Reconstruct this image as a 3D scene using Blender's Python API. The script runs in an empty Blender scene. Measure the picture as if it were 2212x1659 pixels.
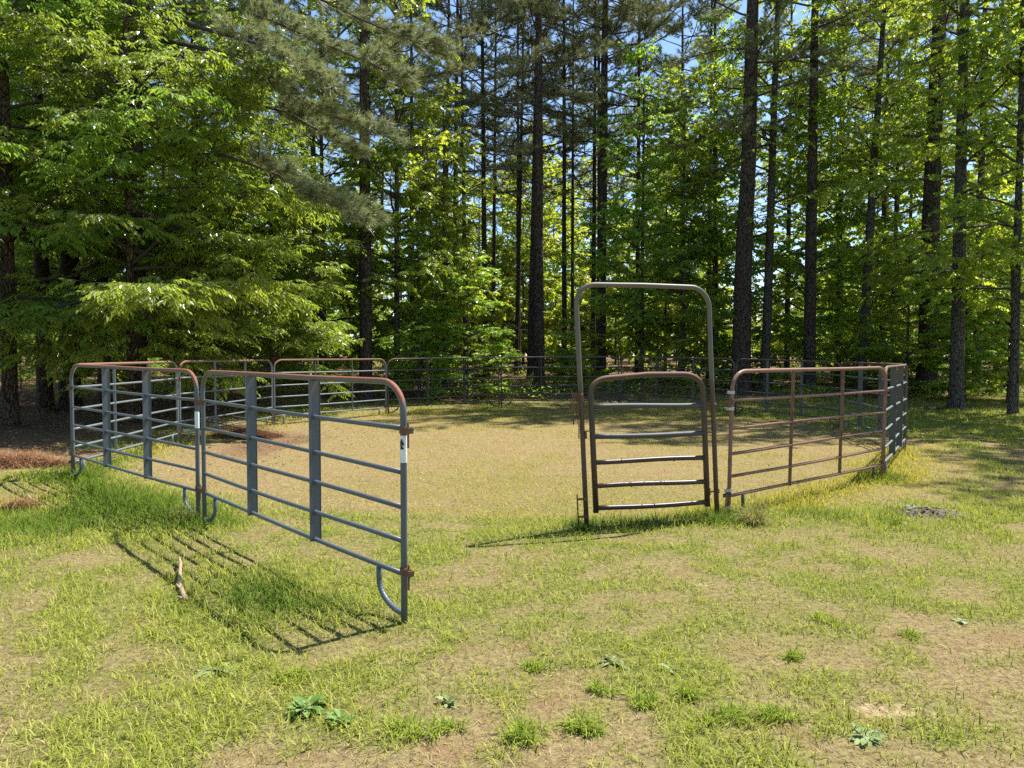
import bpy, math, random
import numpy as np
from mathutils import Vector, Matrix

R = np.random.default_rng(11)
random.seed(4)
SC = bpy.context.scene
COL = SC.collection
FPX, CX, HY, EYE = 1600.0, 1106.0, 768.0, 1.69      # measures of the photograph (2212 px wide view)
PI = math.pi

# ------------------------------------------------------------------ helpers
def W(px, py, d):
    return np.array([(px - CX) / FPX * d, d, EYE - (py - HY) / FPX * d])

def GP(px, py):
    d = EYE * FPX / (py - HY)
    return ((px - CX) / FPX * d, d)

def sstep(a, b, x):
    t = np.clip((x - a) / (b - a), 0, 1)
    return t * t * (3 - 2 * t)

_LAT = np.random.default_rng(5).random((256, 256))
def vnoise(x, y):
    xi = np.floor(x).astype(int); yi = np.floor(y).astype(int)
    fx = x - xi; fy = y - yi
    fx = fx * fx * (3 - 2 * fx); fy = fy * fy * (3 - 2 * fy)
    a = _LAT[xi % 256, yi % 256]; b = _LAT[(xi + 1) % 256, yi % 256]
    c = _LAT[xi % 256, (yi + 1) % 256]; d = _LAT[(xi + 1) % 256, (yi + 1) % 256]
    return (a * (1 - fx) + b * fx) * (1 - fy) + (c * (1 - fx) + d * fx) * fy

def fbm(x, y, o=4):
    s = 0; a = 1; n = 0
    for i in range(o):
        s = s + a * vnoise(x * 2 ** i + 17.3 * i, y * 2 ** i + 5.1 * i); n += a; a *= 0.5
    return s / n

def gz(x, y):
    x = np.asarray(x, float); y = np.asarray(y, float)
    g = np.interp(y, [0, 14, 18, 22, 26, 30, 36, 45, 70, 120], [0, 0, .03, .10, .25, .45, .72, .98, 1.22, 1.3])
    g = g + .10 * sstep(-4, -8, x) * sstep(7, 10, y)
    g = g + .025 * (fbm(x * .7 + 40, y * .7 + 40, 3) - .5) + .012 * (fbm(x * 4, y * 4, 2) - .5)
    return g

def G1(x, y):
    return float(gz(np.array([x]), np.array([y]))[0])

def mesh(name, v, faces, mats, smooth=False, attrs=None, midx=None, colors=None):
    """v (N,3); faces: list of int arrays (M,3) or (M,4)"""
    me = bpy.data.meshes.new(name)
    v = np.asarray(v, dtype=np.float32)
    faces = [np.asarray(f, dtype=np.int32) for f in faces if len(f)]
    me.vertices.add(len(v)); me.vertices.foreach_set('co', v.ravel())
    tot = np.concatenate([np.full(len(f), f.shape[1], np.int32) for f in faces])
    loops = np.concatenate([f.ravel() for f in faces])
    start = np.concatenate([[0], np.cumsum(tot)[:-1]]).astype(np.int32)
    me.loops.add(len(loops)); me.loops.foreach_set('vertex_index', loops)
    me.polygons.add(len(tot)); me.polygons.foreach_set('loop_start', start)
    try: me.polygons.foreach_set('loop_total', tot)
    except Exception: pass
    if midx is not None: me.polygons.foreach_set('material_index', np.asarray(midx, np.int32))
    me.polygons.foreach_set('use_smooth', np.full(len(tot), bool(smooth)) if not isinstance(smooth, np.ndarray) else smooth)
    for k, a in (attrs or {}).items():
        at = me.attributes.new(k, 'FLOAT', 'POINT'); at.data.foreach_set('value', np.asarray(a, np.float32))
    for k, a in (colors or {}).items():
        a = np.asarray(a, np.float32)
        if a.shape[1] == 3: a = np.concatenate([a, np.ones((len(a), 1), np.float32)], 1)
        at = me.attributes.new(k, 'FLOAT_COLOR', 'POINT'); at.data.foreach_set('color', a.ravel())
    for m in mats: me.materials.append(m)
    me.update(); me.validate()
    return me

def obj(name, me, parent=None, label=None, cat=None, group=None, kind=None):
    o = bpy.data.objects.new(name, me); COL.objects.link(o)
    if parent is not None: o.parent = parent
    tag(o, label, cat, group, kind)
    return o

def tag(o, label=None, cat=None, group=None, kind=None):
    for k, x in (('label', label), ('category', cat), ('group', group), ('kind', kind)):
        if x: o[k] = x

class MB:
    """collects shapes in one mesh"""
    def __init__(s): s.v = []; s.q = []; s.t = []; s.n = 0; s.sm = []
    def add(s, v, q=None, t=None):
        v = np.asarray(v, float)
        s.v.append(v)
        if q is not None and len(q): s.q.append(np.asarray(q) + s.n)
        if t is not None and len(t): s.t.append(np.asarray(t) + s.n)
        s.n += len(v); return s
    def tube(s, pts, r, seg=8, cap=True):
        v, q, t = tube(pts, r, seg, cap); return s.add(v, q, t)
    def box(s, lo, hi, m=None):
        lo = np.array(lo, float); hi = np.array(hi, float)
        c = np.array([[i, j, k] for i in (0, 1) for j in (0, 1) for k in (0, 1)], float)
        v = lo + c * (hi - lo)
        if m is not None: v = v @ np.array(m)[:3, :3].T + np.array(m)[:3, 3]
        q = [[0, 1, 3, 2], [4, 6, 7, 5], [0, 4, 5, 1], [2, 3, 7, 6], [0, 2, 6, 4], [1, 5, 7, 3]]
        return s.add(v, q)
    def mesh(s, name, mats, smooth=True):
        fs = []
        if s.q: fs.append(np.concatenate(s.q))
        if s.t: fs.append(np.concatenate(s.t))
        return mesh(name, np.concatenate(s.v), fs, mats if isinstance(mats, list) else [mats], smooth)

def tube(pts, r, seg=8, cap=True):
    pts = np.asarray(pts, float); n = len(pts)
    r = np.broadcast_to(np.asarray(r, float), (n,))
    T = np.gradient(pts, axis=0); T /= np.maximum(np.linalg.norm(T, axis=1, keepdims=True), 1e-9)
    ref = np.eye(3)[np.argmin(np.abs(T[0]))]
    U = np.zeros_like(T); U[0] = np.cross(T[0], ref); U[0] /= np.linalg.norm(U[0])
    for i in range(1, n):
        u = U[i - 1] - T[i] * (U[i - 1] @ T[i]); l = np.linalg.norm(u)
        U[i] = u / l if l > 1e-6 else U[i - 1]
    V = np.cross(T, U)
    a = np.arange(seg) / seg * 2 * PI
    v = pts[:, None] + r[:, None, None] * (np.cos(a)[None, :, None] * U[:, None] + np.sin(a)[None, :, None] * V[:, None])
    v = v.reshape(-1, 3)
    i = np.arange(n - 1)[:, None] * seg; j = np.arange(seg)[None]; k = (j + 1) % seg
    q = np.stack([i + j, i + k, i + seg + k, i + seg + j], -1).reshape(-1, 4)
    t = []
    if cap:
        v = np.concatenate([v, pts[:1], pts[-1:]]); b = n * seg
        jj = np.arange(seg); kk = (jj + 1) % seg
        t = np.concatenate([np.stack([np.full(seg, b), kk, jj], 1), np.stack([np.full(seg, b + 1), (n - 1) * seg + jj, (n - 1) * seg + kk], 1)])
    return v, q, t

def nrm(a): return a / np.maximum(np.linalg.norm(a, axis=-1, keepdims=True), 1e-9)

# ------------------------------------------------------------------ materials
class NT:
    def __init__(s, name):
        s.m = bpy.data.materials.new(name); s.m.use_nodes = True
        s.t = s.m.node_tree; s.t.nodes.clear(); s.out = s.t.nodes.new('ShaderNodeOutputMaterial')
    def n(s, typ, **kw):
        nd = s.t.nodes.new(typ)
        for k, v in kw.items():
            if k.startswith('i_'):
                key = k[2:]; key = int(key) if key.isdigit() else key.replace('_', ' ')
                s.set(nd.inputs[key], v)
            else: setattr(nd, k, v)
        return nd
    def set(s, sock, v):
        if isinstance(v, bpy.types.NodeSocket): s.t.links.new(v, sock)
        elif isinstance(v, tuple) and len(v) == 3 and sock.type == 'RGBA': sock.default_value = (*v, 1)
        else: sock.default_value = v
    def mix(s, f, a, b, typ='MIX'):
        nd = s.t.nodes.new('ShaderNodeMix'); nd.data_type = 'RGBA'; nd.blend_type = typ
        s.set(nd.inputs[0], f); s.set(nd.inputs[6], a); s.set(nd.inputs[7], b); return nd.outputs[2]
    def math(s, op, a, b=0.0, clamp=False):
        nd = s.t.nodes.new('ShaderNodeMath'); nd.operation = op; nd.use_clamp = clamp
        s.set(nd.inputs[0], a); s.set(nd.inputs[1], b); return nd.outputs[0]
    def noise(s, vec, scale, detail=4, rough=.55):
        nd = s.n('ShaderNodeTexNoise'); s.set(nd.inputs['Vector'], vec)
        nd.inputs['Scale'].default_value = scale; nd.inputs['Detail'].default_value = detail; nd.inputs['Roughness'].default_value = rough
        return nd.outputs['Fac']
    def ramp(s, f, lo, hi):
        nd = s.n('ShaderNodeMapRange'); s.set(nd.inputs[0], f); nd.inputs[1].default_value = lo; nd.inputs[2].default_value = hi
        nd.interpolation_type = 'SMOOTHSTEP'; return nd.outputs[0]
    def bump(s, h, strength, dist=.01):
        nd = s.n('ShaderNodeBump'); s.set(nd.inputs['Height'], h); nd.inputs['Strength'].default_value = strength; nd.inputs['Distance'].default_value = dist
        return nd.outputs[0]
    def surf(s, sh): s.t.links.new(sh, s.out.inputs['Surface']); return s.m

def leaf_mat(name, ca, cb, ta, tb, trans=.45, gloss=.5, rough=.4):
    k = NT(name)
    tone = k.n('ShaderNodeAttribute', attribute_name='tone').outputs['Fac']
    oi = k.n('ShaderNodeObjectInfo').outputs['Random']
    col = k.mix(tone, ca, cb); tc = k.mix(tone, ta, tb)
    hsv = k.n('ShaderNodeHueSaturation'); k.set(hsv.inputs['Color'], col)
    k.set(hsv.inputs['Hue'], k.math('ADD', k.math('MULTIPLY', oi, .03), .485)); k.set(hsv.inputs['Value'], k.math('ADD', k.math('MULTIPLY', oi, .3), .85))
    h2 = k.n('ShaderNodeHueSaturation'); k.set(h2.inputs['Color'], tc); k.set(h2.inputs['Hue'], k.math('ADD', k.math('MULTIPLY', oi, .03), .485))
    d = k.n('ShaderNodeBsdfDiffuse'); k.set(d.inputs[0], hsv.outputs[0])
    t = k.n('ShaderNodeBsdfTranslucent'); k.set(t.inputs[0], h2.outputs[0])
    m = k.n('ShaderNodeMixShader', i_0=trans); k.set(m.inputs[1], d.outputs[0]); k.set(m.inputs[2], t.outputs[0])
    g = k.n('ShaderNodeBsdfGlossy', i_Roughness=rough); g.inputs[0].default_value = (.9, .95, 1, 1)
    lw = k.n('ShaderNodeFresnel', i_IOR=1.4).outputs[0]
    m2 = k.n('ShaderNodeMixShader'); k.set(m2.inputs[0], k.math('MULTIPLY', lw, gloss, True)); k.set(m2.inputs[1], m.outputs[0]); k.set(m2.inputs[2], g.outputs[0])
    return k.surf(m2.outputs[0])

LEAF_HICK = leaf_mat('hickory_leaf', (.125, .205, .028), (.235, .315, .048), (.36, .55, .04), (.56, .68, .07), .47, .2, .45)
LEAF_GUM = leaf_mat('sweetgum_leaf', (.115, .190, .026), (.215, .290, .044), (.42, .60, .035), (.64, .74, .065), .54, .2, .45)
LEAF_FAR = leaf_mat('wood_leaf', (.135, .205, .028), (.230, .295, .044), (.46, .62, .035), (.70, .76, .075), .55, .15, .45)
NEEDLE = leaf_mat('pine_needle', (.185, .205, .090), (.350, .355, .185), (.26, .29, .10), (.40, .41, .17), .27, .08, .5)
def bark_mat(name, c1, c2, c3, sc=1.0):
    k = NT(name)
    tc = k.n('ShaderNodeTexCoord').outputs['Object']
    mp = k.n('ShaderNodeMapping'); k.set(mp.inputs[0], tc); mp.inputs['Scale'].default_value = (sc, sc, sc * .28)
    v = k.n('ShaderNodeTexVoronoi', feature='DISTANCE_TO_EDGE'); k.set(v.inputs['Vector'], mp.outputs[0]); v.inputs['Scale'].default_value = 16
    n1 = k.noise(mp.outputs[0], 9, 5); n2 = k.noise(tc, 1.3, 3); n3 = k.noise(mp.outputs[0], 45, 3)
    crack = k.ramp(v.outputs[0], 0.0, .10)
    col = k.mix(k.ramp(n1, .35, .65), c1, c2); col = k.mix(k.ramp(n2, .5, .7), col, c3)
    col = k.mix(k.math('MULTIPLY', k.ramp(n3, .52, .68), .65), col, tuple(c * 2.1 for c in c2))
    col = k.mix(crack, (c1[0] * .25, c1[1] * .25, c1[2] * .25), col)
    p = k.n('ShaderNodeBsdfPrincipled', i_Roughness=.92); k.set(p.inputs['Base Color'], col)
    h = k.math('ADD', k.math('MULTIPLY', crack, .7), k.math('MULTIPLY', n3, .4))
    k.set(p.inputs['Normal'], k.bump(h, 1.0, .05))
    p.inputs['Specular IOR Level'].default_value = .10
    return k.surf(p.outputs[0])
BARK_PINE = bark_mat('pine_bark', (.062, .049, .040), (.102, .080, .064), (.090, .064, .046))
BARK_GUM = bark_mat('sweetgum_bark', (.080, .074, .064), (.130, .120, .104), (.100, .097, .076), 1.3)
BARK_BROWN = bark_mat('hickory_bark', (.075, .054, .036), (.118, .085, .058), (.088, .070, .052), 1.2)
def plain(name, col, rough=.7, metal=0.0, spec=.3):
    k = NT(name); p = k.n('ShaderNodeBsdfPrincipled', i_Roughness=rough, i_Metallic=metal)
    tc = k.n('ShaderNodeTexCoord').outputs['Object']
    n = k.noise(tc, 14, 4)
    k.set(p.inputs['Base Color'], k.mix(n, tuple(c * .7 for c in col), tuple(min(1, c * 1.3) for c in col)))
    p.inputs['Specular IOR Level'].default_value = spec
    return k.surf(p.outputs[0])
TWIG = plain('twig_wood', (.075, .060, .050), .9)
STICK = plain('dead_stick', (.30, .22, .15), .9)

def paint_mat(name, paint, rust, rust_top, amount, top_from=1.30, rough=.42):
    """weathered metal paint: rust where the upper rail faces up, chips elsewhere"""
    k = NT(name)
    tc = k.n('ShaderNodeTexCoord').outputs['Object']
    sx = k.n('ShaderNodeSeparateXYZ'); k.set(sx.inputs[0], tc)
    nn = k.n('ShaderNodeSeparateXYZ'); k.set(nn.inputs[0], k.n('ShaderNodeTexCoord').outputs['Normal'])
    n1 = k.noise(tc, 6, 6, .65); n2 = k.noise(tc, 38, 4, .6); n3 = k.noise(tc, 1.7, 3)
    up = k.ramp(k.math('ADD', nn.outputs[2], k.math('MULTIPLY', k.math('SUBTRACT', n1, .5), 1.1)), .05, .45)
    hi = k.ramp(k.math('ADD', sx.outputs[2], k.math('MULTIPLY', k.math('SUBTRACT', n3, .5), .25)), top_from, top_from + .14)
    topmask = k.math('MULTIPLY', k.math('MULTIPLY', up, hi), rust_top, True)
    chips = k.ramp(k.math('ADD', n1, k.math('MULTIPLY', n2, .35)), 1.02 - amount, 1.08 - amount)
    m = k.math('MAXIMUM', topmask, chips)
    pc = k.mix(n3, tuple(c * .82 for c in paint), tuple(c * 1.15 for c in paint))
    pc = k.mix(k.math('MULTIPLY', hi, .45), pc, (paint[0] * .95 + .03, paint[1] * .9 + .02, paint[2] * .72 + .01))
    pc = k.mix(k.math('MULTIPLY', k.ramp(n2, .5, .8), .3), pc, tuple(c * .6 for c in paint))
    rc = k.mix(n2, tuple(c * .65 for c in rust), tuple(c * 1.3 for c in rust))
    p = k.n('ShaderNodeBsdfPrincipled')
    k.set(p.inputs['Base Color'], k.mix(m, pc, rc))
    k.set(p.inputs['Roughness'], k.math('ADD', k.math('MULTIPLY', m, .35), rough))
    p.inputs['Specular IOR Level'].default_value = .4
    k.set(p.inputs['Normal'], k.bump(k.math('ADD', n2, k.math('MULTIPLY', m, .6)), .25, .002))
    return k.surf(p.outputs[0])
RUST = (.235, .085, .045)
M_BLUE = paint_mat('bluegrey_panel_paint', (.088, .105, .122), RUST, 1.0, .06)
M_BLUE_LIT = paint_mat('sunlit_panel_paint', (.150, .172, .185), RUST, 1.0, .12)  # same blue-grey paint made paler: sunlight on the rails put into the colour
M_BLUE_SHADE = paint_mat('shaded_panel_paint', (.060, .066, .070), (.17, .085, .05), .7, .12)  # same paint again, darkened: the back panels' shaded side is painted in
M_RUST = paint_mat('rusted_panel_paint', (.215, .115, .088), (.170, .080, .050), .3, .30)
M_RUSTPOST = paint_mat('dull_green_grey_paint', (.062, .062, .055), (.16, .085, .055), 1.0, .12, 1.2)
M_RSTAY = paint_mat('rust_brown_paint', (.150, .080, .050), (.12, .06, .035), .3, .3)
M_GATE = paint_mat('gate_brown_paint', (.058, .036, .028), (.15, .075, .048), .9, .25, 1.30)
M_GATEGREY = paint_mat('gate_grey_paint', (.062, .062, .062), (.09, .05, .035), .2, .15, 9, .6)
M_ARCH = paint_mat('arch_tan_paint', (.175, .155, .125), (.175, .10, .06), .25, .10, 3.0)
M_ARCHLOW = M_ARCH
M_IRON = paint_mat('rusty_iron', (.090, .055, .038), (.17, .085, .045), .3, .4, 9, .7)
M_GALV = plain('galvanised_clamp', (.42, .40, .37), .5, .4)
M_STICKER = plain('white_sticker', (.72, .74, .74), .5)
M_STICKERMARK = plain('black_print', (.03, .03, .03), .5)

# ------------------------------------------------------------------ pen vertices
V = [(-3.15, 7.45), (-5.93, 9.93), (-6.15, 13.63), (-5.59, 17.29), (-3.43, 20.29), (-0.36, 22.35),
     (3.31, 22.74), (6.12, 20.32), (7.53, 16.9), (7.05, 13.23), (5.08, 10.09), (2.25, 7.72)]
VC = np.array([.75, 14.9])
def seg_dist(x, y, a, b):
    a = np.array(a, float); b = np.array(b, float); d = b - a; L2 = d @ d
    t = np.clip(((x - a[0]) * d[0] + (y - a[1]) * d[1]) / L2, 0, 1)
    return np.hypot(x - a[0] - t * d[0], y - a[1] - t * d[1])
L2A, L2B = (-3.10, 7.38), (-.618, 4.56)
GA, GB = (.74, 7.27), (2.13, 7.63)

# ------------------------------------------------------------------ ground cover maps
def cover(x, y):
    """returns green (0..1), length factor, straw (pine straw / leaf litter 0..1), sand 0..1"""
    rr = np.hypot(x - VC[0], y - VC[1])
    big = fbm(x * .35 + 3, y * .35 + 9, 3); mid = fbm(x * 1.3, y * 1.3, 3); fine = fbm(x * 3.7 + 50, y * 3.7, 3)
    inpen = sstep(7.6, 6.9, rr)
    clump = np.maximum(sstep(.53, .62, .55 * fbm(x * 2.6 + 31, y * 2.6 + 7, 2) + .45 * fine), .8 * sstep(.58, .66, fbm(x * 5.5 + 71, y * 5.5, 2))) * (1 - inpen)
    front = .24 + 1.1 * (big - .5) + .9 * (mid - .5) + .6 * (fine - .5) + .55 * clump - .10 * sstep(.8, 3, x) * sstep(9, 6, y)
    pen = .12 + .7 * (big - .5) + .6 * (mid - .5) + .35 * (fine - .5) + .30 * np.exp(-((x - .2) ** 2 / 5 + (y - 8.5) ** 2 / 2.5)) + .25 * sstep(17, 21, y)
    g = front * (1 - inpen) + pen * inpen
    ln = .75 + .4 * (mid - .3) * (1 - inpen) + .55 * clump
    # lush strips at the fence feet
    for a, b, w, k in ((V[0], V[1], .55, .8), (GA, GB, .28, .8), (V[11], V[10], .4, .7), (V[10], V[9], .5, .6), (V[1], V[2], .35, .5), (V[2], V[3], .3, .4), (V[4], V[5], .4, .45)):
        s = np.exp(-(seg_dist(x, y, a, b) / w) ** 2)
        g = g + k * s; ln = ln + 1.7 * k * s
    s = np.exp(-((x + 4.6) ** 2 / 1.4 + (y - 7.4) ** 2 / 1.2)); g += .6 * s; ln += 1.3 * s       # long grass outside the bluegrey panel
    s = np.exp(-((x + 1.75) ** 2 / .55 + (y - 5.0) ** 2 / .5)); g += .7 * s; ln += 1.15 * s       # lush patch under the swung panel
    s = np.exp(-((x - 3.9) ** 2 / 1.2 + (y - 7.6) ** 2 / .35)); g += .5 * s; ln += .9 * s        # bright strip before the rust panel
    right = sstep(6.3, 8.3, x); g += .25 * right
    # litter: forest floor, ground under the hickories
    edge = y + 1.6 * (big - .5) * 4
    straw = sstep(23.6, 25.4, edge) * sstep(-30, -2, x + 28)
    straw = np.maximum(straw, sstep(-6.3, -8.2, x + 2.2 * (mid - .5)) * sstep(8.3, 9.6, y - .0 * x))
    straw = np.maximum(straw, .75 * np.exp(-((x + 4.6) ** 2 / 1.5 + (y - 14.0) ** 2 / 9)) * sstep(.3, .6, mid + .1))
    straw = np.maximum(straw, .6 * sstep(-6.2, -4.2, -np.abs(x + 3.9) - 4 + 0 * y) * 0)
    sand = np.zeros_like(x)
    for px, py, sx, sy in ((1950, 1545, .30, .16), (1880, 1645, .42, .10), (1545, 1275, .16, .16)):
        cx, cy = GP(px, py); sand = np.maximum(sand, np.exp(-((x - cx) / sx) ** 2 - ((y - cy) / sy) ** 2) * sstep(.30, .85, fine * .6 + .55 * fbm(x * 11, y * 11, 2)))
    g = np.clip(g * (1 - straw) - .6 * sand, 0, 1)
    return g, np.clip(ln, .5, 3.2), np.clip(straw, 0, 1), np.clip(sand, 0, 1)

def grow(a, b, s0, k):
    out = [a]
    while out[-1] < b: out.append(out[-1] + s0); s0 *= k
    return np.array(out)
xs_in = np.arange(-20, 20.01, .14)
xo = grow(20.3, 420, .4, 1.18)
gx = np.concatenate([-xo[::-1], xs_in, xo])
gy = np.concatenate([-grow(.4, 400, .4, 1.25)[::-1], np.arange(0, 9, .09), np.arange(9, 34, .14), grow(34.1, 420, .25, 1.12)])
XX, YY = np.meshgrid(gx, gy)
xf, yf = XX.ravel(), YY.ravel()
zz = gz(xf, yf)
g_, l_, s_, a_ = cover(xf, yf)
nx, ny = len(gx), len(gy)
ii = (np.arange(ny - 1)[:, None] * nx + np.arange(nx - 1)[None]).ravel()
gq = np.stack([ii, ii + 1, ii + nx + 1, ii + nx], 1)

def ground_mat():
    k = NT('mown_grass_ground')
    tc = k.n('ShaderNodeTexCoord').outputs['Object']
    at = lambda n: k.n('ShaderNodeAttribute', attribute_name=n).outputs['Fac']
    n1 = k.noise(tc, 2.2, 5, .6); n2 = k.noise(tc, 26, 5, .7); n3 = k.noise(tc, 110, 3, .7); n4 = k.noise(tc, .9, 3)
    thatch = k.mix(k.ramp(n2, .35, .65), (.150, .108, .055), (.300, .232, .112))
    thatch = k.mix(k.ramp(n1, .50, .70), thatch, (.215, .135, .070))
    thatch = k.mix(k.math('MULTIPLY', k.ramp(n3, .5, .75), .6), thatch, (.42, .34, .19))
    green = k.mix(k.ramp(n2, .35, .65), (.085, .105, .022), (.180, .195, .052))
    gm = k.math('ADD', at('green'), k.math('MULTIPLY', k.math('SUBTRACT', n2, .5), .9), True)
    col = k.mix(k.math('MULTIPLY', gm, .9), thatch, green)
    straw = k.mix(k.ramp(n2, .3, .7), (.085, .048, .028), (.235, .140, .085))
    straw = k.mix(k.math('MULTIPLY', k.ramp(n3, .5, .7), .5), straw, (.33, .23, .15))
    straw = k.mix(k.ramp(n4, .52, .7), straw, (.115, .085, .045))
    sm = k.ramp(k.math('ADD', at('straw'), k.math('MULTIPLY', k.math('SUBTRACT', n2, .5), .5)), .3, .7)
    col = k.mix(sm, col, straw)
    sand = k.mix(n3, (.34, .25, .145), (.50, .385, .23))
    col = k.mix(k.ramp(k.math('ADD', at('sand'), k.math('MULTIPLY', k.math('SUBTRACT', n2, .5), 1.4)), .45, .85), col, sand)
    p = k.n('ShaderNodeBsdfPrincipled', i_Roughness=.95); k.set(p.inputs['Base Color'], col); p.inputs['Specular IOR Level'].default_value = .05
    k.set(p.inputs['Normal'], k.bump(k.math('ADD', n2, k.math('MULTIPLY', n3, .5)), .8, .03))
    return k.surf(p.outputs[0])
gme = mesh('ground', np.stack([xf, yf, zz], 1), [gq], [ground_mat()], True, {'green': g_, 'straw': s_, 'sand': a_})
obj('ground', gme, kind='structure')

# ------------------------------------------------------------------ grass blades (one mass of grass)
def blade_mat(name, trans=.35):
    k = NT(name)
    c = k.n('ShaderNodeAttribute', attribute_name='col').outputs['Color']
    d = k.n('ShaderNodeBsdfDiffuse'); k.set(d.inputs[0], c)
    t = k.n('ShaderNodeBsdfTranslucent'); k.set(t.inputs[0], k.mix(1.0, c, (1.0, 1.0, .55), 'MULTIPLY'))
    m = k.n('ShaderNodeMixShader', i_0=trans); k.set(m.inputs[1], d.outputs[0]); k.set(m.inputs[2], t.outputs[0])
    return k.surf(m.outputs[0])
M_BLADE = blade_mat('grass_blade')

def blades(P, az, el, L, w, bend, col):
    """curved tapering blades: 5 vertices each; P (N,3)"""
    n = len(P)
    h = np.stack([np.cos(az), np.sin(az), np.zeros(n)], 1); side = np.stack([-np.sin(az), np.cos(az), np.zeros(n)], 1)
    d1 = h * np.cos(el)[:, None] + np.array([0, 0, 1.]) * np.sin(el)[:, None]
    e2 = el - bend; d2 = h * np.cos(e2)[:, None] + np.array([0, 0, 1.]) * np.sin(e2)[:, None]
    m = P + d1 * (L * .55)[:, None]; t = m + d2 * (L * .5)[:, None]
    s = side * (w / 2)[:, None]
    v = np.stack([P - s, P + s, m + s * .8, m - s * .8, t], 1).reshape(-1, 3)
    b = np.arange(n)[:, None] * 5
    return v, b + np.array([[0, 1, 2, 3]]), b + np.array([[3, 2, 4]]), np.repeat(col, 5, axis=0)

def lawn():
    Vs, Q, T, C = [], [], [], []; off = 0
    edges = np.concatenate([np.arange(2.2, 6, .2), np.arange(6, 12, .5), np.arange(12, 27.1, 1.0)])
    for a, b in zip(edges[:-1], edges[1:]):
        y0 = (a + b) / 2; hw = .80 * y0 + 1.3
        D = 3600 * min(1, (3.4 / y0)) ** 1.15
        n = int(D * (b - a) * 2 * hw)
        x = R.uniform(-hw, hw, n); y = R.uniform(a, b, n)
        g, ln, st, sa = cover(x, y)
        keep = (R.random(n) > st * .93) & (R.random(n) > sa * .8)
        x, y, g, ln, st = x[keep], y[keep], g[keep], ln[keep], st[keep]; n = len(x)
        isg = R.random(n) < np.clip(g * 1.15, .05, .95)
        sc = 1 + max(0, y0 - 5) / 9
        L = np.where(isg, R.uniform(.026, .075, n) * ln, R.uniform(.025, .06, n))
        w = np.where(isg, R.uniform(.003, .006, n), R.uniform(.0020, .0042, n)) * sc * np.where(ln > 1.6, 1.15, 1)
        L = L * (1 + (sc - 1) * .25)
        az = R.uniform(0, 2 * PI, n)
        el = np.where(isg, R.uniform(.55, 1.35, n), R.uniform(.02, .55, n))
        bend = np.where(isg, R.uniform(.2, 1.1, n), R.uniform(-.2, .5, n))
        u = R.random(n)[:, None]; u2 = R.random(n)[:, None]
        cg = np.array([.150, .195, .024]) * (1 - u) + np.array([.470, .490, .085]) * u
        cg = np.where(u2 > .86, np.array([.46, .43, .15]), cg)
        cs = np.array([.130, .082, .038]) * (1 - u) + np.array([.600, .480, .240]) * u
        cs = np.where(u2 > .9, np.array([.24, .12, .05]), cs)
        lush = sstep(1.75, 2.3, ln)[:, None] * np.array([1, 1, 1])
        cg = cg * (1 - lush) + lush * (np.array([.060, .115, .014]) * (1 - u) + np.array([.190, .270, .040]) * u)
        pen = (np.hypot(x - VC[0], y - VC[1]) < 7.3)[:, None]
        cg = np.where(pen, cg * np.array([1.35, 1.08, 1.0]), cg)
        cs = np.where(pen, (cs * .8 + .2 * np.array([.55, .45, .2])) * np.array([1.06, 1.04, .80]), cs)
        z = gz(x, y) - .004
        v, q, t, c = blades(np.stack([x, y, z], 1), az, el, L, w, bend, np.where(isg[:, None], cg, cs))
        Vs.append(v); Q.append(q + off); T.append(t + off); C.append(c); off += len(v)
    me = mesh('lawn_grass', np.concatenate(Vs), [np.concatenate(Q), np.concatenate(T)], [M_BLADE], True, colors={'col': np.concatenate(C)})
    obj('grass', me, label='short mown grass, dry yellow thatch mixed with green blades', cat='grass', kind='stuff')
lawn()

# ------------------------------------------------------------------ fence panels
PL, PH = 3.62, 1.52
def arc(c, rx, rz, a0, a1, n=9):
    a = np.linspace(a0, a1, n)
    return np.stack([c[0] + rx * np.cos(a), np.full(n, c[1]), c[2] + rz * np.sin(a)], 1)

def frame_pts(L=PL, H=PH, rx=.24, rz=.19, zb=-.04):
    return np.concatenate([[[0, 0, zb], [0, 0, .5], [0, 0, 1.0], [0, 0, H - rz - .02]], arc((rx, 0, H - rz), rx, rz, PI, PI / 2),
                           [[L * .33, 0, H], [L * .66, 0, H - .004]], arc((L - rx, 0, H - rz), rx, rz, PI / 2, 0), [[L, 0, H - rz - .02], [L, 0, 1.0], [L, 0, .5], [L, 0, zb]]])

def straight_leg(x0, sgn, z0):
    return np.array([[x0 + sgn * .26, 0, z0], [x0 + sgn * .26, 0, .12], [x0 + sgn * .255, 0, -.03]]), np.array([.018, .018, .018])

def leg_pts(x0, sgn, z0):
    """bent foot from the lowest rail down and back into the post; ribbed at the bend"""
    a = np.linspace(0, PI / 2, 40); r = .27
    cxx = x0 + sgn * (.30 - r)
    bendp = np.stack([cxx + sgn * r * np.cos(a), np.zeros(40), .205 - (.205 - .05) * np.sin(a)], 1)
    top = np.array([[x0 + sgn * .30, 0, z0], [x0 + sgn * .30, 0, .215]])
    end = np.array([[x0 + sgn * .012, 0, .05]])
    pts = np.concatenate([top, bendp, end])
    rad = np.concatenate([[.019, .019], .0185 + .0016 * np.sin(np.arange(40) * PI / 1.5) * (np.sin(a * 2) > .2), [.017]])
    return pts, rad

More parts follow.
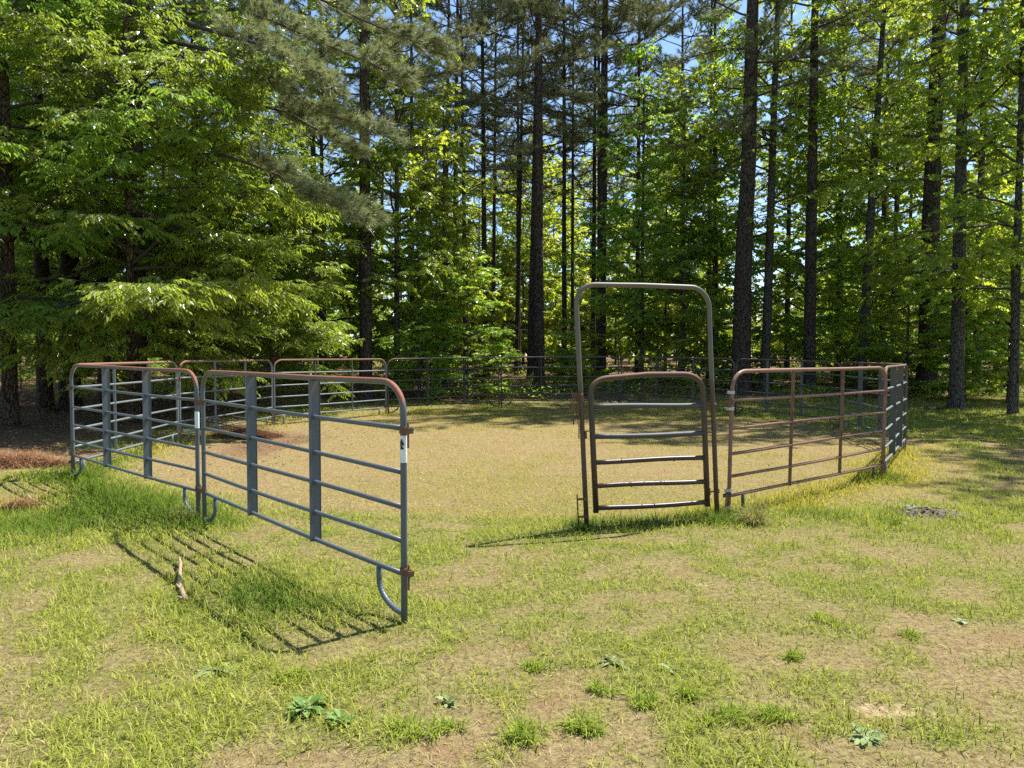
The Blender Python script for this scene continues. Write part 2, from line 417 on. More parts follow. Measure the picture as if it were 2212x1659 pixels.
def bracket(x, z, sgn):
    b = MB()
    b.tube([[x, 0, z - .022], [x, 0, z + .022]], .027, 12)
    b.box([min(x, x + sgn * .085), -.016, z - .018], [max(x, x + sgn * .085), -.010, z + .018])
    b.box([min(x, x + sgn * .085), .010, z - .018], [max(x, x + sgn * .085), .016, z + .018])
    b.box([x + sgn * .085 - .004, -.016, z - .0175], [x + sgn * .085 + .004, .016, z + .0175])
    b.tube([[x + sgn * .052, 0, z - .11], [x + sgn * .052, 0, z + .05]], .007, 7)
    return b

def panel_kind(key, rails, stay, mf, mr, ms, mp=None, rr=.0165, bent=True):
    parts = []
    zs = rails
    b = MB(); b.tube(frame_pts(), .021, 12); parts.append(('frame', b.mesh(key + '_frame', mf)))
    b0 = R.random()
    for z in zs:
        p = np.array([[x, .004 * math.sin(x * 1.7 + b0 * 9 + z * 5), z + .006 * math.sin(x * 1.1 + z * 7)] for x in np.linspace(.019, PL - .019, 13)])
        b = MB(); b.tube(p, rr, 10); parts.append(('rail', b.mesh(key + '_rail', mr)))
    zb = zs[-1] - .02
    for f in (.335, .665):
        b = MB(); x = PL * f
        if stay == 'plate':
            b.box([x - .003, -.042, zb], [x + .003, .042, PH - .018])
            b.box([x - .003, .0421, zb], [x + .009, .045, PH - .018]); b.box([x - .003, -.045, zb], [x + .009, -.0421, PH - .018])
            for z in zs:
                b.tube([[x - .007, 0, z], [x - .0032, 0, z]], rr + .0055, 10); b.tube([[x + .0032, 0, z], [x + .007, 0, z]], rr + .0055, 10)
        else:
            b.box([x - .005, -.019, zb], [x + .005, .019, PH - .018])
            for z in zs:
                b.tube([[x - .011, 0, z], [x - .0052, 0, z]], rr + .004, 10); b.tube([[x + .0052, 0, z], [x + .011, 0, z]], rr + .004, 10)
        parts.append(('stay', b.mesh(key + '_stay', ms, False)))
    for x0, sg in ((0, 1), (PL, -1)):
        p, r = (leg_pts if bent else straight_leg)(x0, sg, zs[-1]); b = MB(); b.tube(p, r, 10); parts.append(('leg', b.mesh(key + '_leg', mp or mr)))
    for x0, sg in ((0, -1), (PL, 1)):
        for z in (zs[0] - .01, zs[-1] + .02):
            parts.append(('latch_bracket', bracket(x0, z, sg).mesh(key + '_latch', M_IRON, False)))
    return parts
R6 = [1.23, .957, .727, .507, .305]
RR = [1.212, .918, .657, .411, .20]
K_BLUE = panel_kind('blue', R6, 'plate', M_BLUE, M_BLUE, M_BLUE)
K_PALE = panel_kind('pale', RR, 'bar', M_BLUE_LIT, M_BLUE_LIT, M_BLUE_LIT, bent=False)
K_DARK = panel_kind('dark', RR, 'plate', M_BLUE_SHADE, M_BLUE_SHADE, M_BLUE_SHADE)
K_GREY = panel_kind('grey', RR, 'plate', M_RUSTPOST, M_BLUE_LIT, M_RUSTPOST, bent=False)
K_RUST = panel_kind('rust', RR, 'bar', M_RUST, M_RUST, M_RSTAY, M_RUSTPOST, .0175, False)

def panel(kind, a, b, label, lean=0.0):
    za, zb = G1(*a), G1(*b)
    e = obj('corral_panel', None, None, label, 'fence panel', 'metal panels of the round pen')
    d = np.array(b) - np.array(a); L = math.hypot(*d); u = d / L
    e.location = (a[0] + u[0] * .04, a[1] + u[1] * .04, za + .005)
    e.rotation_euler = (lean, -math.atan2(zb - za, L), math.atan2(d[1], d[0]))
    for nm, me in kind: obj(nm, me, e)
    return e
def sticker(e, x, z, sy=-1, mark=True):
    v = []; nseg = 12
    a = np.linspace(0, 2 * PI, nseg, endpoint=False)
    b = MB(); pts = [[x, 0, z - .085], [x, 0, z + .085]]
    b.tube(pts, .0222, 16, False); s = obj('sticker', b.mesh('sticker', M_STICKER), e)
    if mark:
        m = MB(); m.tube([[x, 0, z + .030], [x, 0, z + .048]], [.0226, .0226], 24, False)
        # emblem: a small dark horse-head like blot on one side
        mm = MB()
        for dz, wd, a0 in ((.058, .3, 0), (.045, .55, .05), (.032, .7, .1), (.018, .45, -.05), (.006, .6, .1)):
            aa = np.linspace(-wd, wd, 6) + a0 + sy * PI / 2 + .35
            r = .0227
            lo = np.stack([x + r * np.cos(aa), r * np.sin(aa), np.full(6, z + dz - .0075)], 1); hi = lo + np.array([0, 0, .013])
            q = [[i, i + 1, i + 7, i + 6] for i in range(5)]
            mm.add(np.concatenate([lo, hi]), q)
        obj('emblem', mm.mesh('emblem', M_STICKERMARK), s)

pl = panel(K_BLUE, V[1], V[0], 'blue-grey pen panel with rusty top rail and white sticker, hinged to the swung-out panel')
sticker(pl, PL, 1.03, -1, False)
ps = panel(K_BLUE, L2A, L2B, 'blue-grey pen panel swung out toward the viewer with its free end standing open')
sticker(ps, PL, 1.10, -1, True)
panel(K_PALE, V[1], V[2], 'sunlit pale pen panel under the hickories, first behind the blue-grey pair')
panel(K_PALE, V[2], V[3], 'pale thin-stayed panel in leaf shade, beside the brush pile')
panel(K_PALE, V[3], V[4], 'pale panel with rusty top at the far bend of the pen, overhung by hickory sprays')
panel(K_DARK, V[4], V[5], 'dark back panel of the pen standing before low leafy sweetgum foliage')
panel(K_DARK, V[5], V[6], 'dark back panel of the pen standing before the straight lone pine')
panel(K_DARK, V[6], V[7], 'dark back panel seen through the walk-through gate')
panel(K_DARK, V[7], V[8], 'dark panel at the back bend of the pen, seen through the rust-brown panel')
panel(K_GREY, V[9], V[8], 'grey panel at the outer bend with rails rising away from its corner')
panel(K_GREY, V[10], V[9], 'grey panel seen nearly end-on, joining the rust-brown panel at its corner')
panel(K_RUST, V[11], V[10], 'rust-brown panel with thin brown stays next to the walk-through gate', .02)

# ------------------------------------------------------------------ walk-through gate
def gate():
    e = obj('walkthrough_gate', None, None, 'tall rusty bow gate with chain, its frame arching over a closed gate leaf', 'gate')
    d = np.array(GB) - np.array(GA); L = math.hypot(*d)
    e.location = (GA[0], GA[1], G1(*GA) - .01); e.rotation_euler = (0, 0, math.atan2(d[1], d[0]))
    lean = -.053
    def sh(p):
        p = np.array(p, float); p[:, 0] += lean * p[:, 2]; return p
    def ring(pts): return sh(pts)
    H = 2.40; r = .20
    b = MB()
    pts = np.concatenate([[[0, 0, -.03], [0, 0, .6], [.002, 0, 1.2], [.0, 0, 1.8], [0, 0, H - r - .02]], arc((r, 0, H - r), r, r, PI, PI / 2, 10),
                          [[L * .5, 0, H + .006]], arc((L - r, 0, H - r), r, r, PI / 2, 0, 10), [[L, 0, H - r - .02], [L - .004, 0, 1.8], [L, 0, 1.2], [L, 0, .6], [L, 0, -.03]]])
    pts[:, 0] *= 1.0
    b.tube(sh(pts), .0245, 14)
    obj('arch_frame', b.mesh('arch_frame', arch_mat()), e)
    # gate leaf
    lf = obj('gate_leaf', None, e)
    x0, x1, z0, ht = .105, L - .105, .15, 1.505
    rx, rz = .20, .15
    lp = np.concatenate([[[x0, 0, z0], [x0, 0, .7], [x0, 0, ht - rz - .05]], arc((x0 + rx, 0, ht - rz - .02), rx, rz, PI, PI / 2, 10),
                         [[(x0 + x1) / 2, 0, ht + .012]], arc((x1 - .22, 0, ht - .16 + .012), .22, .16, PI / 2, 0, 10), [[x1, 0, ht - .25], [x1, 0, .7], [x1, 0, z0]]])
    b = MB(); b.tube(sh(lp), np.concatenate([np.full(3, .029), np.full(len(lp) - 6, .0265), np.full(3, .029)]), 12)
    obj('leaf_frame', b.mesh('leaf_frame', M_GATE), lf)
    for i, z in enumerate((1.20, .905, .655, .413, .19)):
        b = MB(); n = 11
        xx = np.linspace(x0 + .018, x1 - .018, n)
        w = .030 if i < 2 else .0275
        pp = np.stack([xx, np.zeros(n), z + .006 * np.sin(xx * 4 + i * 2)], 1)
        b.tube(sh(pp), w * .9, 12)
        for s in (x0 + .09 + .1 * i, x1 - .12 * (i + 1)):
            b.tube(sh([[s - .002, 0, z], [s + .002, 0, z]]), w * .9 + .0012, 12)
        obj('rail', b.mesh('gate_rail', M_GATEGREY if i in (0, 1) else M_GATE), lf)
    for z, x in ((.30, x1 + .045), (1.2, x1 + .045)):
        b = MB(); b.tube(sh([[x - .022, 0, z - .035], [x - .022, 0, z + .035]]), .016, 8); b.tube(sh([[x - .03, 0, z], [x + .07, 0, z]]), .008, 6)
        b.tube(sh([[x + .07, 0, z - .02], [x + .07, 0, z + .02]]), .0255, 12)
        obj('hinge', b.mesh('hinge', M_IRON), e)
    b = MB(); b.tube(sh([[.018, 0, .93], [.03, -.02, .965], [.085, -.02, .965], [.12, 0, .95]]), .007, 6); b.tube(sh([[.03, -.02, .965], [.03, -.02, .89]]), .010, 6)
    obj('gate_latch', b.mesh('gate_latch', M_IRON), e)
    for zt, zl, nm in ((1.32, 1.10, 'pin_bracket'), (.29, .115, 'pin_bracket')):
        b = MB()
        for z in (zt, zl):
            b.tube(sh([[-.085, 0, z], [0, 0, z + .004]]), .011, 8); b.tube(sh([[0, 0, z - .018], [0, 0, z + .018]]), .0255, 12)
        b.tube(sh([[-.085, 0, zl - .07], [-.085, 0, zt + .05]]), .0075, 8)
        obj(nm, b.mesh('pin_bracket', M_IRON), e)
    # chain: torus links hanging from the upper bracket
    b = MB()
    def link(c, a, rz=.015):
        t = np.linspace(0, 2 * PI, 11)[:-1]; t = np.concatenate([t, t[:1]])
        p = np.stack([np.cos(t) * .008 * math.cos(a), np.cos(t) * .008 * math.sin(a), np.sin(t) * rz], 1) + c
        b.tube(p, .0028, 6, False)
    for i in range(19): link(np.array([-.045 - .085 * 0 + .004 * math.sin(i), -.03, 1.33 - .0235 * i]), i % 2 * PI / 2 + .4)
    for i in range(9): link(np.array([-.062 + .003 * math.sin(i * 2), -.02, 1.30 - .0235 * i]), i % 2 * PI / 2)
    for v_ in b.v: v_[:, 0] += lean * v_[:, 2]
    obj('chain', b.mesh('chain', M_IRON), e)
def arch_mat():
    k = NT('arch_weathered_paint')
    tc = k.n('ShaderNodeTexCoord').outputs['Object']
    sx = k.n('ShaderNodeSeparateXYZ'); k.set(sx.inputs[0], tc)
    n1 = k.noise(tc, 5, 5, .6); n2 = k.noise(tc, 40, 4)
    low = k.ramp(k.math('ADD', sx.outputs[2], k.math('MULTIPLY', k.math('SUBTRACT', n1, .5), .9)), 1.75, 1.15)
    pc = k.mix(n1, (.095, .090, .075), (.150, .132, .100))
    rc = k.mix(n2, (.050, .032, .023), (.115, .070, .045))
    p = k.n('ShaderNodeBsdfPrincipled', i_Roughness=.5); k.set(p.inputs['Base Color'], k.mix(low, pc, rc)); p.inputs['Specular IOR Level'].default_value = .35
    k.set(p.inputs['Normal'], k.bump(n2, .25, .002))
    return k.surf(p.outputs[0])
gate()
# galvanised clamps on the rust panel's post
def clamps():
    e = [o for o in COL.objects if o.get('label', '').startswith('rust-brown panel')][0]
    for z, s in ((1.13, .028), (1.30, .020), (.27, .026), (.09, .024)):
        b = MB(); b.tube([[0, 0, z - .016], [0, 0, z + .016]], .0265, 12); b.box([-.07, -.012, z - .014], [-.02, .012, z + .014])
        obj('clamp', b.mesh('clamp', M_GALV, False), e)
clamps()

# ------------------------------------------------------------------ trees
def kites(B, D, N, L, wr, fold, tone):
    """leaves as folded kites: B base, D direction, N face normal"""
    S = nrm(np.cross(D, N)); N = np.cross(S, D)
    m = B + D * (L * .42)[:, None]; up = N * (L * fold)[:, None]
    sd = S * (L * wr / 2)[:, None]
    tip = B + D * L[:, None] - N * (L * .10)[:, None]
    v = np.stack([B, m + sd + up, tip, m - sd + up], 1).reshape(-1, 3)
    b = np.arange(len(B))[:, None] * 4
    return v, b + np.array([[0, 1, 2, 3]]), np.repeat(tone, 4)

def curve(p, d, L, n, rng, sag=0.0, wob=.12, up=0.0):
    pts = [np.array(p, float)]; d = np.array(d, float); d /= np.linalg.norm(d); s = L / (n - 1)
    for i in range(n - 1):
        d = d + np.array([0, 0, up - sag]) / (n - 1) + rng.normal(0, wob, 3) / (n - 1) ** .5
        d /= np.linalg.norm(d); pts.append(pts[-1] + d * s)
    return np.array(pts)

def samp(c, t):
    f = t * (len(c) - 1); i = np.minimum(f.astype(int), len(c) - 2); u = (f - i)[:, None]
    return c[i] * (1 - u) + c[i + 1] * u, nrm(c[i + 1] - c[i])

def broadleaf(key, seed, H, base, rad, n1, leaf, matl, prof, el0=0.15, el1=.9, dens=1.0, flat=.8, droop=.5, sag=.15, bias=None, wr=.42, twigl=.45, r0=.1, thin=.6, ntilt=.7):
    """crown mesh of a broadleaved tree: limbs, branchlets and separate leaves"""
    rng = np.random.default_rng(seed)
    wood = MB(); LB, LD, LN, LL, LT = [], [], [], [], []
    golden = 2.39996
    for i in range(n1):
        f = min(1, max(0, (i + rng.random() * .9) / n1 + rng.normal(0, .05)))
        z = base + (H - base) * f ** .95
        L = rad * prof(f) * rng.uniform(.45, 1.25)
        az = i * golden + rng.normal(0, .6)
        dn = dens * (1.2 - thin * f)
        if bias is not None: L *= 1 + bias[1] * math.cos(az - bias[0])
        el = el0 + (el1 - el0) * f + rng.normal(.05, .2)
        d = [math.cos(az) * math.cos(el), math.sin(az) * math.cos(el), math.sin(el)]
        r = r0 * (1 - z / H) ** .7 * .45 + .012
        c = curve([0, 0, z], d, L, 9, rng, sag, .30)
        wood.tube(c, np.linspace(r, .006, 9), 5, False)
        n2 = max(3, int(L * 4.4 * dn ** .5))
        tt = np.sort(rng.uniform(.16, 1.0, n2)); P, T = samp(c, tt)
        for j in range(n2):
            sgn = 1 if j % 2 else -1
            side = nrm(np.cross(T[j], [0, 0, 1.0])) * sgn
            dd = T[j] * rng.uniform(.5, .9) + side * rng.uniform(.5, 1.0) + np.array([0, 0, rng.normal(.05, .28 * (1.3 - flat))])
            l2 = L * (1.05 - tt[j]) * .42 + twigl * rng.uniform(.7, 1.2)
            c2 = curve(P[j], dd, l2, 5, rng, sag * 1.2, .2)
            wood.tube(c2, np.linspace(max(.004, r * .3), .003, 5), 3, False)
            n3 = max(3, int(l2 * 11 * dn)); t3 = rng.uniform(.12, 1.0, n3); P3, T3 = samp(c2, t3)
            sg = np.where(np.arange(n3) % 2, 1., -1.)[:, None]
            sd = nrm(np.cross(T3, np.array([0, 0, 1.0]))) * sg
            D3 = nrm(T3 * rng.uniform(.3, .9, (n3, 1)) + sd * rng.uniform(.4, 1., (n3, 1)) + np.stack([np.zeros(n3), np.zeros(n3), rng.normal(.02, .35 * (1.3 - flat), n3)], 1))
            l3 = twigl * rng.uniform(.5, 1.1, n3)
            K = 9
            s = (np.arange(K) + .8) / K
            Pt = P3[:, None] + D3[:, None] * (l3[:, None] * s[None])[..., None]
            Pt[..., 2] -= droop * .35 * l3[:, None] * s[None] ** 2
            sg = np.where(np.arange(K) % 2, 1., -1.)[None, :, None]
            s3 = nrm(np.cross(D3, np.array([0, 0, 1.0])))[:, None] * sg
            Dl = D3[:, None] * rng.uniform(.4, .9, (n3, K, 1)) + s3 * rng.uniform(.4, .9, (n3, K, 1)); Dl[..., 2] -= droop * rng.uniform(.3, 1.3, (n3, K))
            Nl = np.array([0, 0, 1.0]) + rng.normal(0, ntilt, (n3, K, 3))
            LB.append(Pt.reshape(-1, 3)); LD.append(nrm(Dl).reshape(-1, 3)); LN.append(nrm(Nl).reshape(-1, 3))
            LL.append((leaf * rng.uniform(.6, 1.2, (n3, K))).ravel())
            LT.append(np.clip(rng.normal(.45, .25) + rng.normal(0, .25, n3 * K), 0, 1))
    v, q, tone = kites(np.concatenate(LB), np.concatenate(LD), np.concatenate(LN), np.concatenate(LL), wr, .10, np.concatenate(LT))
    wv = np.concatenate(wood.v); wq = np.concatenate(wood.q)
    allv = np.concatenate([v, wv]); tn = np.concatenate([tone, np.zeros(len(wv))])
    mi = np.concatenate([np.zeros(len(q)), np.ones(len(wq))])
    sm = np.concatenate([np.zeros(len(q), bool), np.ones(len(wq), bool)])
    me = mesh(key + '_crown', allv, [np.concatenate([q, wq + len(v)])], [matl, TWIG], sm, {'tone': tn}, mi)
    print(key, 'leaves', len(q))
    return me

def needles(P, D, n, L, w, rng, spread=(.15, 1.0)):
    """tufts of pine needles: P tuft points (M,3), D twig directions"""
    M = len(P)
    A = nrm(np.cross(D, rng.normal(0, 1, (M, 3)))); B = np.cross(D, A)
    ph = rng.uniform(0, 2 * PI, (M, n)); th = rng.uniform(spread[0], spread[1], (M, n))
    dd = D[:, None] * np.cos(th)[..., None] + (A[:, None] * np.cos(ph)[..., None] + B[:, None] * np.sin(ph)[..., None]) * np.sin(th)[..., None]
    ll = L * rng.uniform(.65, 1.1, (M, n))
    base = P[:, None] + D[:, None] * rng.uniform(-.06, .06, (M, n))[..., None]
    tip = base + dd * ll[..., None]; tip[..., 2] -= .12 * ll * (1 - np.abs(dd[..., 2]))
    sv = nrm(np.cross(dd, rng.normal(0, 1, (M, n, 3)))) * (w / 2)
    v = np.stack([base - sv, base + sv, tip], 2).reshape(-1, 3)
    t = np.arange(M * n)[:, None] * 3 + np.array([[0, 1, 2]])
    tone = np.repeat(np.clip(rng.normal(.5, .22, M)[:, None] + rng.normal(0, .2, (M, n)), 0, 1).ravel(), 3)
    return v, t, tone

def pine(key, seed, H, base, rad, n1, tufts=4, dead=8, nn=16, nw=.011, limbs=None, density=1.0, matl=None, r0=.2, nl=.21):
    rng = np.random.default_rng(seed); wood = MB(); TP, TD = [], []
    def limb(c, r, first=.35):
        wood.tube(c, np.linspace(r, .008, len(c)), 6, False)
        L = np.linalg.norm(np.diff(c, axis=0), axis=1).sum()
        n2 = max(4, int(L * 4.0 * density)); tt = np.sort(rng.uniform(first, 1, n2)); P, T = samp(c, tt)
        for j in range(n2):
            side = nrm(np.cross(T[j], [0, 0, 1.0])) * (1 if j % 2 else -1)
            dd = T[j] * rng.uniform(.5, 1.0) + side * rng.uniform(.3, .9) + np.array([0, 0, rng.uniform(-.15, .45)])
            l2 = rng.uniform(.35, .85) * (1.25 - .5 * tt[j])
            c2 = curve(P[j], dd, l2, 4, rng, -.25, .18)
            wood.tube(c2, np.linspace(.010, .005, 4), 3, False)
            k = tufts; t2 = np.linspace(.35, 1, k); p2, d2 = samp(c2, np.minimum(t2, .999))
            TP.append(p2 + rng.normal(0, .03, p2.shape)); TD.append(nrm(d2 + rng.normal(0, .25, d2.shape)))
    if limbs is not None:
        for c, r, first in limbs: limb(np.array(c, float), r, first)
    for i in range(n1):
        f = (i + rng.random()) / n1; z = base + (H - base) * f ** .9
        L = rad * (.45 + .75 * math.sin(PI * min(1, .25 + f * .75))) * rng.uniform(.6, 1.15)
        az = i * 2.39996 + rng.normal(0, .4); el = -.1 + .75 * f + rng.normal(0, .14)
        c = curve([0, 0, z], [math.cos(az) * math.cos(el), math.sin(az) * math.cos(el), math.sin(el)], L, 9, rng, .15, .24, .35)
        limb(c, .018 + .03 * (1 - f), .3)
    for i in range(dead):
        z = rng.uniform(base * .25, base * 1.05); az = rng.uniform(0, 2 * PI); L = rng.uniform(.5, 2.2) * (.4 + z / base * .8)
        c = curve([0, 0, z], [math.cos(az), math.sin(az), rng.normal(.12, .3)], L, 7, rng, .2, .4)
        wood.tube(c, np.linspace(.022, .005, 7), 4, False)
        for j in range(4):
            p, d = samp(c, np.array([rng.uniform(.3, .95)])); cc = curve(p[0], d[0] + rng.normal(0, .6, 3), L * .35, 4, rng, 0, .3)
            wood.tube(cc, np.linspace(.009, .003, 4), 3, False)
    P = np.concatenate(TP); D = np.concatenate(TD)
    v, t, tone = needles(P, D, nn, nl, nw, rng)
    wv = np.concatenate(wood.v); wq = np.concatenate(wood.q)
    sm = np.concatenate([np.ones(len(wq), bool), np.zeros(len(t), bool)])
    mi = np.concatenate([np.ones(len(wq)), np.zeros(len(t))])
    me = mesh(key + '_crown', np.concatenate([wv, v]), [wq, t + len(wv)], [matl or NEEDLE, TWIG], sm, {'tone': np.concatenate([np.zeros(len(wv)), tone])}, mi)
    print(key, 'needles', len(t))
    return me

def trunk_mesh(key, H, r, mat, rng, lean_bow=.15, seg=12, taper=.75, fork=False):
    n = 16; z = np.concatenate([[-.15, 0, .12, .35, .8], np.linspace(1.6, H, n - 5)])
    bow = lean_bow * (np.sin(z / H * PI * 1.0 + rng.uniform(0, 1)) * .0)
    x = .012 * np.cumsum(rng.normal(0, 1, n)) * r * 3; y = .012 * np.cumsum(rng.normal(0, 1, n)) * r * 3
    x -= x[1]; y -= y[1]
    rr = r * (1 - taper * (z / H).clip(0, 1) ** 1.1); rr[:5] *= np.array([1.55, 1.38, 1.2, 1.07, 1.02]); rr[-1] = max(rr[-1] * .3, .01)
    b = MB(); b.tube(np.stack([x, y, z], 1), rr, seg, True)
    v = b.v[0]
    v[:, :2] *= 1 + .05 * np.sin(np.arctan2(v[:, 1], v[:, 0]) * 3 + v[:, 2] * .7)[:, None]
    return b.mesh(key + '_trunk', mat)

fl = lambda a: (lambda f: a[0] + (a[1] - a[0]) * f / a[3] if f < a[3] else a[1] + (a[2] - a[1]) * (f - a[3]) / (1 - a[3]))
C = {}
C['hickA'] = broadleaf('hickA', 1, 12.5, 1.7, 4.4, 50, .150, LEAF_HICK, fl((.95, 1.0, .3, .25)), -.02, .8, .78, .8, .85, .22)
C['hickB'] = broadleaf('hickB', 2, 10.0, 1.5, 4.0, 54, .135, LEAF_HICK, fl((1.0, 1.0, .3, .3)), -.05, .7, .95, .85, .85, .22)
C['hickC'] = broadleaf('hickC', 3, 15.0, 2.8, 4.6, 50, .165, LEAF_HICK, fl((.8, 1.0, .3, .35)), 0, .9, .62, .9, .7, .18)
C['gumA'] = broadleaf('gumA', 4, 13.5, 2.0, 2.9, 52, .15, LEAF_GUM, fl((.75, 1.0, .25, .3)), .15, 1.0, .62, .35, .75, .12, wr=.75, ntilt=.9)
C['gumB'] = broadleaf('gumB', 5, 11.0, 1.0, 2.6, 48, .15, LEAF_GUM, fl((.9, 1.0, .25, .25)), .1, .95, .66, .4, .75, .12, wr=.75, ntilt=.9)
C['gumC'] = broadleaf('gumC', 6, 21.0, 5.0, 3.6, 46, .15, LEAF_GUM, fl((.7, 1.0, .6, .4)), .25, .9, .46, .3, .75, .1, wr=.75, ntilt=.9)
C['gumD'] = broadleaf('gumD', 7, 20.0, 3.2, 3.9, 50, .15, LEAF_GUM, fl((.85, 1.0, .5, .35)), .1, .8, .52, .4, .75, .15, wr=.75, ntilt=.9)
C['farA'] = broadleaf('farA', 8, 16.0, 1.8, 3.8, 42, .24, LEAF_FAR, fl((.7, 1.0, .35, .4)), .15, .95, .45, .3, .75, .1, wr=.7, ntilt=1.0, thin=.75)
C['farB'] = broadleaf('farB', 9, 11.0, .5, 3.3, 38, .24, LEAF_FAR, fl((.9, 1.0, .35, .3)), .1, .95, .5, .3, .75, .1, wr=.7, ntilt=1.0, thin=.75)
C['sapA'] = broadleaf('sapA', 12, 4.6, .5, 1.7, 26, .11, LEAF_GUM, fl((.8, 1.0, .3, .3)), .0, .7, 1.5, .95, .5, .12, wr=.7, twigl=.35, r0=.03)
C['sapB'] = broadleaf('sapB', 13, 3.2, .3, 1.6, 24, .115, LEAF_HICK, fl((.9, 1.0, .4, .3)), .0, .6, 1.5, .95, .6, .12, wr=.5, twigl=.35, r0=.03)
C['shrub'] = broadleaf('shrub', 14, 1.5, .1, .9, 14, .085, LEAF_GUM, fl((.9, 1.0, .5, .4)), .3, 1.0, 1.0, .6, .3, .1, wr=.6, twigl=.25, r0=.02)
C['pineA'] = pine('pineA', 21, 23, 9.5, 3.8, 36, 4, 22, 22, .014, None, 1.7)
C['pineB'] = pine('pineB', 22, 24, 11.0, 3.6, 34, 4, 24, 22, .014, None, 1.7)
C['pineC'] = pine('pineC', 23, 22, 8.0, 3.8, 36, 4, 18, 22, .014, None, 1.6)
C['pineF'] = pine('pineF', 24, 22, 10.0, 3.4, 28, 4, 8, 16, .022, None, 1.2)
def limb_from(pts): return [list(np.array(p)) for p in pts]
BP = np.array([-9.57, 19.0, 0.0])
def Lw(*a): return [list(W(px, py, d) - BP - np.array([0, 0, .3])) for px, py, d in a]
boughs = [
    ([[0, 0, 9.6]] + Lw((408, 94, 18.3), (516, 117, 17.6), (581, 165, 17.1), (650, 215, 16.7), (740, 250, 16.4), (840, 285, 16.2)), .065, .30),
    ([[0, 0, 7.2]] + Lw((375, 323, 18.2), (492, 326, 17.3), (590, 360, 16.7), (680, 410, 16.3), (745, 440, 16.1), (800, 470, 16.0)), .06, .42),
    ([[0, 0, 11.6]] + Lw((420, 30, 18.4), (520, 20, 17.8), (600, 45, 17.4), (700, 90, 17.1), (800, 130, 17.0), (870, 165, 17.0)), .06, .30),
    ([[0, 0, 12.6]] + Lw((430, -60, 18.4), (560, -50, 18.4), (680, -10, 18.6), (780, 40, 18.9), (900, 90, 19.3), (960, 110, 19.5)), .06, .25),
    ([[0, 0, 10.4]] + Lw((450, 60, 17.6), (560, 90, 16.6), (640, 130, 16.0), (720, 190, 15.7)), .07, .35),
    ([[0, 0, 8.4]] + Lw((420, 215, 18.6), (520, 210, 18.6), (620, 235, 18.8), (720, 290, 19.0), (790, 330, 19.0)), .07, .45)]
C['pineBough'] = pine('pineBough', 25, 21, 11.0, 3.6, 26, 5, 6, 30, .0135, boughs, 2.1, None, .2, .26)

TG = {}
def tree(kind, crown, x, y, H0, H, r, bark, label, group=None, rot=None, lean=(0, 0), sxy=None, name=None, cat='tree'):
    """H0: height the crown mesh was made for; H: wanted height"""
    s = H / H0
    e = obj(name or kind, None, None, label, cat, group)
    e.location = (x, y, G1(x, y)); e.rotation_euler = (lean[0], lean[1], 0)
    rng = np.random.default_rng(int(abs(x * 131 + y * 977)))
    key = (kind, round(r, 2), round(H), bark.name)
    if key not in TG: TG[key] = trunk_mesh(kind, H * .97, r, bark, rng)
    t = obj('trunk', TG[key], e); t.rotation_euler = (0, 0, rng.uniform(0, 6))
    c = obj('crown', C[crown], e); c.scale = ((sxy or s), (sxy or s), s)
    c.rotation_euler = (0, 0, rng.uniform(0, 6.28) if rot is None else rot)
    return e
def PX(px, d): return ((px - CX) / FPX * d, d)

